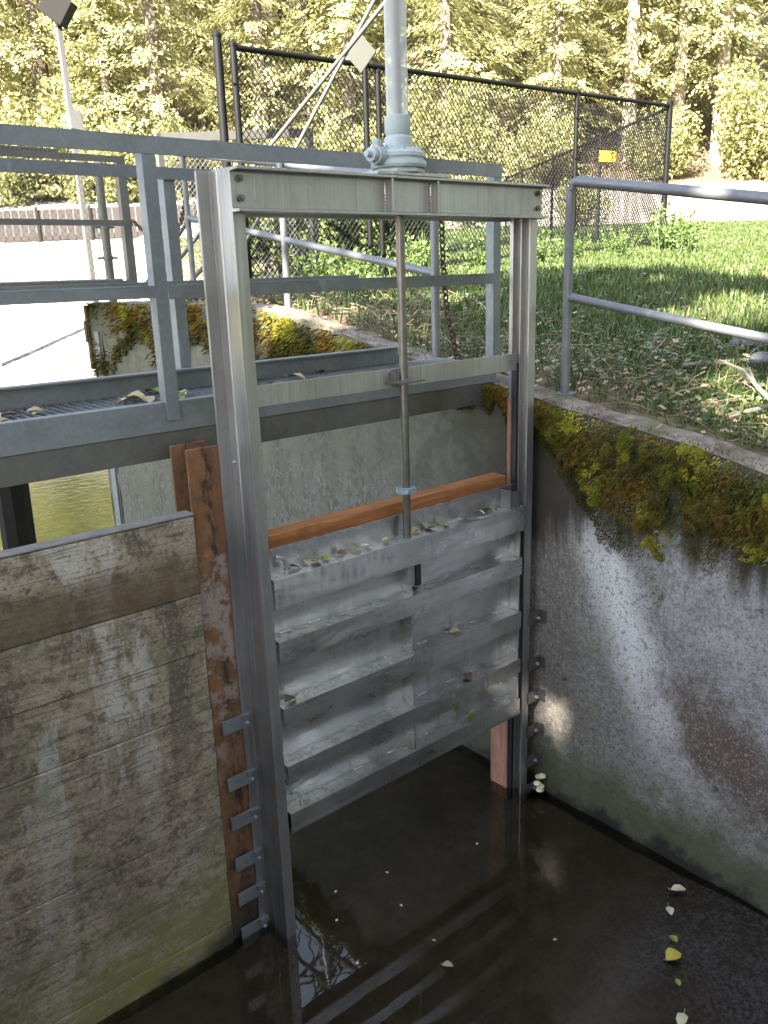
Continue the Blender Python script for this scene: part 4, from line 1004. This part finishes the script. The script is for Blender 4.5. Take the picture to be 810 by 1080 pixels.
around = [(x, y) for y in (-16, -21) for x in range(-18, 20, 4)] + [(x, y) for x in (18, 23) for y in (-13, -9, -5, -1)] + [(29, 3), (27, -4), (33, 7)]  # unseen firs added to block low sky light and darken metal reflections
for i, (x, y) in enumerate(around):
    x += rT.uniform(-1, 1); y += rT.uniform(-1, 1); k = i % 4
    o = copy_tree(first[k], (x, y, terrain(x, y)), 'tall unseen fir added around the gate to block sky light, reflected in its metal', i*1.1, .85); o['group'] = 'unseen firs added around the gate'
dkt, dkm = None, None
def bush(seed, rx, rz, n, ls):
    r = random.Random(seed); m = MB(); t = MB()
    lobes = [(rvec(r)*Vector((rx*.55, rx*.55, rz*.4)).length*r.uniform(.3, 1), r.uniform(.35, .62)) for _ in range(9)]
    for i in range(n):
        c, s_ = r.choice(lobes); v = rvec(r)*(r.random()**0.4)*s_
        p = Vector((c.x*.9 + v.x*rx, c.y*.9 + v.y*rx, rz*0.55 + c.z*.5*rz/rx + v.z*rz))
        if p.z < 0.02: p.z = 0.02 + r.random()*.3
        d = (rvec(r) + Vector((0, 0, -0.2))).normalized(); L = ls*r.uniform(.6, 1.3)
        leafquad(m, p, d, rvec(r), L, L*r.uniform(.28, .45))
    for i in range(5):
        a = i*1.25; t.tube([(0.05*math.cos(a), 0.05*math.sin(a), -0.2), (rx*.3*math.cos(a), rx*.3*math.sin(a), rz*.5), (rx*.5*math.cos(a+.3), rx*.5*math.sin(a+.3), rz*.95)], 0.05*rx, 6, 0.01)
    return t, m
bp = [bush(300+i, rx, rz, n_, ls) for i, (rx, rz, n_, ls) in enumerate([(2.2, 3.4, 6500, 0.20), (1.8, 2.4, 5200, 0.18), (2.6, 4.6, 8000, 0.21)])]
bfst = {}
BL = ['rounded yellow green shrub at the foot of the forest', 'low sprawling shrub beside the gravel road', 'tall bushy maple at the forest edge']
for i in range(20):
    lat = -25 + 50*(i + .5)/20 + rT.uniform(-.7, .7); D = 43.6 + rT.uniform(-0.6, 2.6); k = rT.choice([0, 1, 2])
    if 9 < lat < 26 and rT.random() < .35: continue
    p = CAMP + FW*D + RTv*lat; z = terrain(p.x, p.y) - .1; s_ = rT.uniform(.7, 1.15)
    if i % 3 == 1: s_ *= .6
    if k not in bfst:
        t, m = bp[k]; o = tree_thing('shrub', t, m, BL[k], 'shrub', M['shrub'], M['bark_dark'], 'shrubs along the forest edge', (p.x, p.y, z)); bfst[k] = o; o.scale = (s_,)*3
    else: copy_tree(bfst[k], (p.x, p.y, z), None, rT.uniform(0, 6.28), s_)
# shrubs on the slope behind the side fence and screen
for (x, y, k, s_, lab) in ((21.5, 18.5, 1, .62, 'small shrub on the grass behind the side fence'), (24.0, 15.5, 1, .5, 'small bush near the road right of the side fence'), (8.6, 9.0, 1, .5, 'low bush with leaves darkened like shade behind the grey mesh screen'), (7.0, 8.2, 1, .45, 'low leafy bush beside the grey mesh screen'), (10.4, 9.2, 1, .42, 'bush with leaves darkened like shade behind the black fence, right of the mesh screen')):
    o = copy_tree(bfst[1], (x, y, terrain(x, y)-.05), lab, x, s_); o['group'] = 'bushes on the grass behind the fences'
    if x < 12:
        for ch in o.children:
            if ch.name.startswith('crown'):
                ch.data = ch.data.copy(); ch.data.materials[0] = M['broadleaf']  # darker leaf material puts the shade behind the screen into the colour

SUN_EL = R(38.0); sh = Vector((-0.955, -0.297, 0)).normalized()
TOSUN = Vector((sh.x*math.cos(SUN_EL), sh.y*math.cos(SUN_EL), math.sin(SUN_EL)))
GAPS = [(Vector((3.08, -.07, .66)), .13), (Vector((3.08, -.09, .50)), .10), (Vector((3.62, -.60, 2.08)), .20), (Vector((4.0, -.35, 2.15)), .20), (Vector((5.9, .6, 2.4)), .50), (Vector((6.6, .3, 2.4)), .45), (Vector((3.3, -.61, 2.91)), .07), (Vector((3.3, -.49, 2.43)), .09)]  # crown left open along these sun lines to shape the light spots
FILL = [Vector((3.08, -.84, .45)), Vector((3.08, 2.42, 1.49)), Vector((3.08, 2.1, 1.55)), Vector((3.08, 1.5, 1.7)), Vector((3.08, 1.97, 1.2)), Vector((3.08, 1.5, 1.2))]  # extra leaves added along these sun lines to block stray light spots
def in_gap(p):
    for S, rad in GAPS:
        v = p - S; d = (v - TOSUN*v.dot(TOSUN)).length
        if d < rad + .12: return True
    return False
def broadleaf(seed, H, c0, rad, n, ls, loc, label, lean=Vector((0, 0, 0)), sparse=False):
    r = random.Random(seed); t = MB(); m = MB()
    top = Vector((lean.x, lean.y, H)); pts = [Vector((0, 0, -0.5)), Vector((lean.x*.15, lean.y*.15, H*.3)), Vector((lean.x*.5, lean.y*.5, H*.65)), top]
    t.tube(pts, 0.32, 10, 0.07)
    cen = []
    for i in range(26):
        v = rvec(r); c = Vector((c0[0] + v.x*rad[0]*.8, c0[1] + v.y*rad[1]*.8, c0[2] + v.z*rad[2]*.8)); cen.append(c)
        f = r.uniform(.4, .9); s0 = pts[1].lerp(top, f); mid = (s0 + c)/2 + Vector((0, 0, .4)) + rvec(r)*.4
        t.tube([s0, mid, c], 0.08, 6, 0.015)
        for q in range(5):
            e = c + rvec(r)*r.uniform(.6, 1.6); t.tube([mid.lerp(c, r.uniform(.3, 1)), (mid.lerp(c, .8) + e)/2 + rvec(r)*.2, e], 0.025, 5, 0.006)
    for i in range(n):
        c = r.choice(cen); v = rvec(r)*(r.random()**.5)*(1.5 if not sparse else 1.0)
        p = c + v; L = ls*r.uniform(.6, 1.3)
        if not sparse and in_gap(p + Vector(loc)): continue
        leafquad(m, p, (rvec(r) + Vector((0, 0, -.3))).normalized(), rvec(r), L, L*r.uniform(.3, .45))
    if not sparse:
        for S in FILL:
            S = S - Vector(loc)
            for i in range(220):
                v = TOSUN*r.uniform(8, 22) + rvec(r)*r.uniform(0, .55); p = S + v
                if ((p.x-c0[0])/rad[0])**2 + ((p.y-c0[1])/rad[1])**2 + ((p.z-c0[2])/rad[2])**2 > 1.15: continue
                L = ls*r.uniform(.6, 1.3); leafquad(m, p, (rvec(r) + Vector((0, 0, -.3))).normalized(), rvec(r), L, L*.4)
    return tree_thing('alder_tree', t, m, label, 'tree', M['broadleaf'], M['bark_dark'], 'shade trees on the left bank', loc)
broadleaf(41, 14, (0, 0, 9.6), (4.6, 4.6, 5.0), 9500, 0.42, (-9.5, -6.4, 2.1), 'dense alder shading the gate from the left bank downstream')
broadleaf(42, 13, (0, 0, 9.3), (4.2, 4.0, 5.0), 9000, 0.42, (-9.0, -1.2, 2.1), 'dense alder shading the gate from the left bank beside the planks')
broadleaf(43, 12, (12.2, 6.0, 10.3), (3.2, 3.2, 1.4), 60, 0.18, (-4.6, 3.2, 2.1), 'leaning alder whose thin branches overhang the pool', Vector((8.5, 4.4, 0)), True)

# ------------------------------------------------------------------ grass and ground cover
def grass():
    r = random.Random(8); m = MB(); n = 0
    V = m.v; F = m.f
    def blade(p, h, w, lean):
        a = r.uniform(0, 6.283); dx, dy = math.cos(a), math.sin(a); sx, sy = -dy*w, dx*w
        o = len(V)
        V.extend([(p[0]-sx, p[1]-sy, p[2]-.01), (p[0]+sx, p[1]+sy, p[2]-.01), (p[0]+dx*lean*.4+sx*.7, p[1]+dy*lean*.4+sy*.7, p[2]+h*.6), (p[0]+dx*lean*.4-sx*.7, p[1]+dy*lean*.4-sy*.7, p[2]+h*.6), (p[0]+dx*lean, p[1]+dy*lean, p[2]+h)])
        F.extend([(o, o+1, o+2, o+3), (o+3, o+2, o+4)])
    tries = 0
    while n < 80000 and tries < 500000:
        tries += 1
        d = r.uniform(0.0, 1.0)**1.35; D = 3.4 + 26.5*d; lat = r.uniform(-0.24, 0.56)*D
        p = CAMP + FW*D + RTv*lat; x, y = p.x, p.y
        if x < 3.30 + 0.12*r.random()**2: continue
        if y > 5.2 and x - 0.4577*(y+2.5) < 1.1: continue
        lush = sstep(3.0, 4.5 if y > 0 else 4.9, x + .8*nz(x*.9, y*.9)) 
        lush *= 1 - 0.85*math.exp(-((x-4.4)**2/1.7 + (y+0.6)**2/1.2))
        if D > 8 and lat < -1.5: lush *= .5
        if r.random() > 0.18 + 0.82*lush: continue
        pat = .75 + .5*nz(x*.7, y*.7, 3)
        h = r.uniform(.03, .085)*(.8 + .5*pat)*lerp(1, .5, sstep(6, 12, D)); w = .0028 + .0006*D
        blade((x, y, terrain(x, y)), h, w*r.uniform(.7, 1.3), h*r.uniform(.2, .9)); n += 1
    return tag(m.build('grass', M['grass']), 'short green grass on the bank and the clearing', 'grass', kind='stuff')
grass()
def cover():
    r = random.Random(9); m = MB()
    for i in range(26000):
        if len(m.f) > 11000: break
        x = r.uniform(3.38, 8.0); y = r.uniform(-2.4, 4.6)
        dn = .35 + .9*nz(x*1.6, y*1.6, 5) - .05*(x-3.4) + .55*math.exp(-((x-4.4)**2/1.2 + (y+0.6)**2/1.2))
        if r.random() > dn: continue
        L = r.uniform(.018, .045); p = Vector((x, y, terrain(x, y) + r.uniform(.0, .06)))
        a = r.uniform(0, 6.283); leafquad(m, p, Vector((math.cos(a), math.sin(a), r.uniform(-.2, .35))).normalized(), Vector((r.gauss(0, .3), r.gauss(0, .3), 1)).normalized(), L, L*.42)
    return tag(m.build('creeper_leaves', M['creeper']), 'small grey green creeper leaves covering the bank soil', 'ground cover', kind='stuff')
cover()
def straw():
    r = random.Random(10); m = MB()
    for i in range(20000):
        if len(m.f) > 12000: break
        x = 3.36 + abs(r.gauss(0, .75)); y = r.uniform(-2.4, 4.8)
        if r.random() > .55 + .8*nz(x*1.2, y*1.2, 8): continue
        z = terrain(x, y); a = r.uniform(0, 6.283); L = r.uniform(.06, .26)
        p = Vector((x, y, z + .005)); e = p + Vector((math.cos(a)*L, math.sin(a)*L, r.uniform(-.02, .10)))
        if e.x < 3.3: e.x = 3.34
        m.tube([p, (p+e)/2 + Vector((0, 0, r.uniform(0, .03))), e], r.uniform(.0012, .0026), 3, cap=False)
    return tag(m.build('dry_stalks', M['straw']), 'dry straw and dead stalks lying on the bank', 'litter', kind='stuff')
straw()
def litter():
    r = random.Random(12); m = MB()
    for i in range(4600):
        x = 3.14 + abs(r.gauss(0, 1.0)); y = r.uniform(-2.4, 4.8); z = (terrain(x, y) if x > 3.42 else walltop(y)) + .014 + r.random()*.03
        if x < 3.42 and r.random() < .55: continue
        if r.random() > .45 + .8*nz(x*.9, y*.9, 2): continue
        L = r.uniform(.02, .055); a = r.uniform(0, 6.283)
        leafquad(m, Vector((x, y, z)), Vector((math.cos(a), math.sin(a), r.uniform(-.2, .4))).normalized(), Vector((r.gauss(0, .4), r.gauss(0, .4), 1)).normalized(), L, L*.38)
    o = m.build('leaf_litter', M['leaf_t']); return tag(o, 'tan and brown leaf litter scattered over the bank', 'litter', kind='stuff')
litter()
def weed(seed):
    r = random.Random(seed); m = MB(); t = MB()
    for i in range(26):
        a = r.uniform(0, 6.283); h = r.uniform(.3, .75); b = Vector((r.gauss(0, .12), r.gauss(0, .12), 0)); e = b + Vector((math.cos(a)*h*.4, math.sin(a)*h*.4, h))
        t.tube([b, (b+e)/2 + Vector((0, 0, .05)), e], .006, 4, .002)
        for k in range(22):
            q = r.uniform(.15, 1); p = b.lerp(e, q); d = (rvec(r) + Vector((0, 0, -.1))).normalized(); L = r.uniform(.04, .10)
            leafquad(m, p, d, Vector((r.gauss(0, .5), r.gauss(0, .5), 1)).normalized(), L, L*.3)
    return t, m
t, m = weed(5)
WD = [(12.6, 5.3), (12.0, 4.6), (11.0, 5.0), (13.0, 5.6), (9.6, 5.6), (8.3, 5.3), (7.2, 5.3), (6.3, 5.2), (5.7, 5.3), (10.3, 5.4), (5.2, 4.2), (11.7, 5.7), (8.9, 4.8), (6.7, 4.6)]
w0 = None
for i, (x, y) in enumerate(WD):
    lab = 'leafy green weed clump at the foot of the black fence'
    if w0 is None: w0 = tree_thing('weed_clump', t, m, lab, 'weed', M['weed'], M['weed'], 'weeds along the black fence', (x, y, terrain(x, y)-.03))
    else: copy_tree(w0, (x, y, terrain(x, y)-.03), None, i*1.3, .5 + .35*random.random())
# stones and dead branches on the bank
def stone(seed, r0):
    bm = bmesh.new(); bmesh.ops.create_icosphere(bm, subdivisions=3, radius=r0)
    for v in bm.verts:
        p = v.co/r0; k = 1 + .35*nz(p.x*1.3+seed, p.y*1.3, p.z*1.3) + .12*nz(p.x*4, p.y*4+seed, p.z*4); v.co = Vector((v.co.x*k*1.25, v.co.y*k, v.co.z*k*.72))
    me = bpy.data.meshes.new('stone'); bm.to_mesh(me); bm.free(); me.materials.append(M['rock']); me.polygons.foreach_set('use_smooth', [True]*len(me.polygons))
    return me
for i, (x, y, r0, lab) in enumerate(((4.62, -0.18, .085, 'dark grey stone heaped on the bank behind the handrail'), (4.30, -0.42, .065, 'middle sized grey stone at the front of the bank heap'), (4.95, -0.45, .10, 'flat grey stone at the back of the bank heap'), (4.42, -0.85, .07, 'small stone among dead branches on the bank'))):
    o = bpy.data.objects.new('stone', stone(i*3.1, r0)); COL.objects.link(o); o.location = (x, y, terrain(x, y) + r0*.3); o.rotation_euler = (0, 0, i*1.1); tag(o, lab, 'stone', 'stones heaped on the bank')
for i, (a, b, lab) in enumerate((((3.75, -.95), (4.75, -.25), 'long grey dead branch leaning over the stone heap'), ((3.55, -.65), (4.3, -1.1), 'forked dead branch lying near the wall top'), ((4.0, -.15), (4.9, -.95), 'thin dead branch crossing the stone heap'), ((3.62, -1.0), (4.0, -.35), 'short dead stick on the bank straw'))):
    m = MB(); A = Vector((*a, terrain(*a)+.03)); B = Vector((*b, terrain(*b)+.10)); mid = (A+B)/2 + Vector((0.03, .05, .05))
    m.tube([A, A.lerp(mid, .5), mid, mid.lerp(B, .5) + Vector((.02, -.02, .01)), B], .013, 7, .005)
    m.tube([mid, mid + Vector((.12, .10, .06)), mid + Vector((.25, .16, .05))], .007, 6, .003)
    tag(m.build('dead_branch', M['stick'], base=A), lab, 'branch', 'dead branches on the bank')

# ------------------------------------------------------------------ single fallen leaves
def leaf_mesh(seed, L):
    r = random.Random(seed); w = L*r.uniform(.3, .42); cur = r.uniform(.05, .25)*L; vs = []; n_ = 7
    for i in range(n_+1):
        t_ = i/n_; ww = w*math.sin(math.pi*min(1, t_*.96 + .02))**.8*(1 + .12*r.uniform(-1, 1)); z = cur*math.sin(math.pi*t_)*.5
        vs += [(t_*L - L/2, -ww, z + ww*.35), (t_*L - L/2, 0, z), (t_*L - L/2, ww, z + ww*.3)]
    fs_ = []
    for i in range(n_):
        for k in (0, 1): fs_.append((i*3+k, i*3+k+1, i*3+k+4, i*3+k+3))
    m = MB(); m.add(vs, fs_); m.tube([(L/2, 0, 0), (L*.72, .01*L, .01)], L*.018, 4); return m
LM = {}
def leaf(loc, L, mat, rz, label, group, tilt=(0, 0)):
    key = (mat, round(L*200)//2)
    if key not in LM:
        m = leaf_mesh(len(LM)+3, L); me = bpy.data.meshes.new('fallen_leaf'); me.from_pydata(m.v, [], m.f); me.materials.append(M[mat]); LM[key] = me
    o = bpy.data.objects.new('fallen_leaf', LM[key]); COL.objects.link(o); o.location = loc; o.rotation_euler = (tilt[0], tilt[1], rz)
    return tag(o, label, 'leaf', group)
G = 'leaves floating on the dark water'
leaf((2.93, -.93, .004), .065, 'leaf_p', 2.4, 'curled tan leaf floating near the right wall', G)
leaf((2.79, -.975, .004), .05, 'leaf_p', .8, 'pale green white leaf floating between the tan and yellow leaves', G)
leaf((2.66, -1.07, .004), .04, 'leaf_g', 1.4, 'small olive leaf floating just above the bright yellow leaf', G)
leaf((2.58, -1.12, .004), .075, 'leaf_y', 2.9, 'bright yellow leaf floating over the gravel', G)
leaf((2.34, -1.30, .004), .06, 'leaf_p', .3, 'pale round leaf floating at the bottom of the picture', G)
leaf((2.48, -1.20, .004), .035, 'leaf_g', .9, 'small dull leaf floating below the bright yellow leaf', G)
leaf((1.88, -.55, .004), .045, 'leaf_t', 2.2, 'narrow brown leaf floating in the open water before the gate', G)
for i, (x, y) in enumerate(((1.80, .08), (1.96, -.18), (1.70, -.06), (2.05, .02), (1.62, -.30), (1.93, -.42), (2.5, -.12), (2.3, -.75))):
    leaf((x, y, .004), .016, 'leaf_p', i*1.7, 'tiny pale speck of leaf on the open water', 'tiny leaf specks on the water')
rl = random.Random(77)
for i in range(30):
    x = ([1.62, 1.68, 1.75, 1.80, 1.88, 1.95, 2.0, 2.12, 2.30, 2.36, 2.45, 2.58, 2.66, 2.74, 2.80, 2.70]*2)[i] + rl.uniform(-.02, .02)
    leaf((x, rl.uniform(.03, .062), 1.588), rl.uniform(.025, .055), rl.choice(['leaf_b', 'leaf_b', 'leaf_b', 'leaf_t', 'leaf_p', 'leaf_g']), rl.uniform(0, 6.28), 'dry leaf lying on the top rib of the gate leaf', 'leaves on the top rib of the gate', (rl.uniform(-.4, .4), rl.uniform(-.3, .3)))
for (x, z, mat, lab) in ((2.27, 1.325, 'leaf_b', 'dry leaf on the second rib beside the stem bracket'), (1.60, 1.045, 'leaf_b', 'brown leaf on the third rib near the left guide'), (2.52, 1.045, 'leaf_t', 'tan leaves caught on the third rib right of the stiffener'), (2.60, .79, 'leaf_b', 'brown leaf on the fourth rib right of the stiffener'), (2.62, .572, 'leaf_g', 'olive leaf on the lowest rib of the gate')):
    leaf((x, .035, z+.009), .06, mat, rl.uniform(0, 6), lab, 'leaves on the lower ribs of the gate', (.1, .1))
for i in range(22):
    x = rl.choice([.75, .85, 1.0, 1.15, 1.25, 1.33, 1.45, 1.75, 1.9, 2.1, 2.3]) + rl.uniform(-.06, .06); y = rl.uniform(.42, .74)
    leaf((x, y, DZ - .008), rl.uniform(.05, .10), rl.choice(['leaf_b', 'leaf_b', 'leaf_t', 'leaf_g', 'leaf_p']), rl.uniform(0, 6.28), 'fallen leaf lying on the grating of the near walkway', 'leaves on the walkway grating', (rl.uniform(-.2, .2), rl.uniform(-.2, .2)))
fg = MB(); rf = random.Random(4)
for i in range(5):
    cx, cy, cz = 3.035 + rf.uniform(-.02, .02), -.055 + rf.uniform(-.02, .02), .035 + .022*i*.8
    fg.lathe([(0.004, -.012), (0.018, -.006), (0.022, 0), (0.016, .008), (0.004, .012)], (cx, cy, cz), 10)
tag(fg.build('mushroom_cluster', M['fungus'], base=(3.035, -.055, .01), smooth=True), 'cream coloured fungus clump at the waterline beside the right guide', 'fungus')

# ------------------------------------------------------------------ light, sky, camera
SUN_EL = R(38.0); sh = Vector((-0.955, -0.297, 0)).normalized()
tosun = Vector((sh.x*math.cos(SUN_EL), sh.y*math.cos(SUN_EL), math.sin(SUN_EL)))
ld = bpy.data.lights.new('sun', 'SUN'); ld.energy = 5.0; ld.angle = R(0.53); ld.color = (1.0, 0.93, 0.80)
lo = bpy.data.objects.new('sun', ld); COL.objects.link(lo); lo.rotation_euler = tosun.to_track_quat('Z', 'Y').to_euler(); lo.location = (-10, -5, 20)
w = bpy.data.worlds.new('World'); sc.world = w; w.use_nodes = True
nt = w.node_tree; bg = nt.nodes['Background']; sky = nt.nodes.new('ShaderNodeTexSky'); sky.sky_type = 'NISHITA'
sky.sun_disc = False; sky.sun_elevation = SUN_EL; sky.sun_rotation = math.atan2(sh.x, sh.y); sky.air_density = 1.0; sky.dust_density = 0.8
hs_ = nt.nodes.new('ShaderNodeHueSaturation'); hs_.inputs['Saturation'].default_value = 0.68
nt.links.new(sky.outputs[0], hs_.inputs['Color']); nt.links.new(hs_.outputs[0], bg.inputs[0]); bg.inputs[1].default_value = 0.09
cd = bpy.data.cameras.new('camera'); co = bpy.data.objects.new('camera', cd); COL.objects.link(co); sc.camera = co
cd.sensor_fit = 'VERTICAL'; cd.sensor_height = 24.0; cd.lens = 24.0*883.286/1080.0; cd.clip_start = 0.05; cd.clip_end = 600
r_ = Vector((0.76252225, -0.64627408, -0.0298267)); d_ = Vector((-0.2005538, -0.19229371, -0.96062547)); f_ = Vector((0.61509186, 0.73848015, -0.27624095))
up = -d_; co.matrix_world = Matrix(((r_.x, up.x, -f_.x, CAMP.x), (r_.y, up.y, -f_.y, CAMP.y), (r_.z, up.z, -f_.z, CAMP.z), (0, 0, 0, 1)))
sc.view_settings.view_transform = 'Standard'; sc.view_settings.look = 'None'; sc.view_settings.exposure = 3.3; sc.view_settings.gamma = 1.0
sc.cycles.use_denoising = True; sc.cycles.max_bounces = 8; sc.cycles.transparent_max_bounces = 12
sc.cycles.caustics_reflective = False; sc.cycles.caustics_refractive = False
for o in sc.objects:
    if '_w' in o: del o['_w']
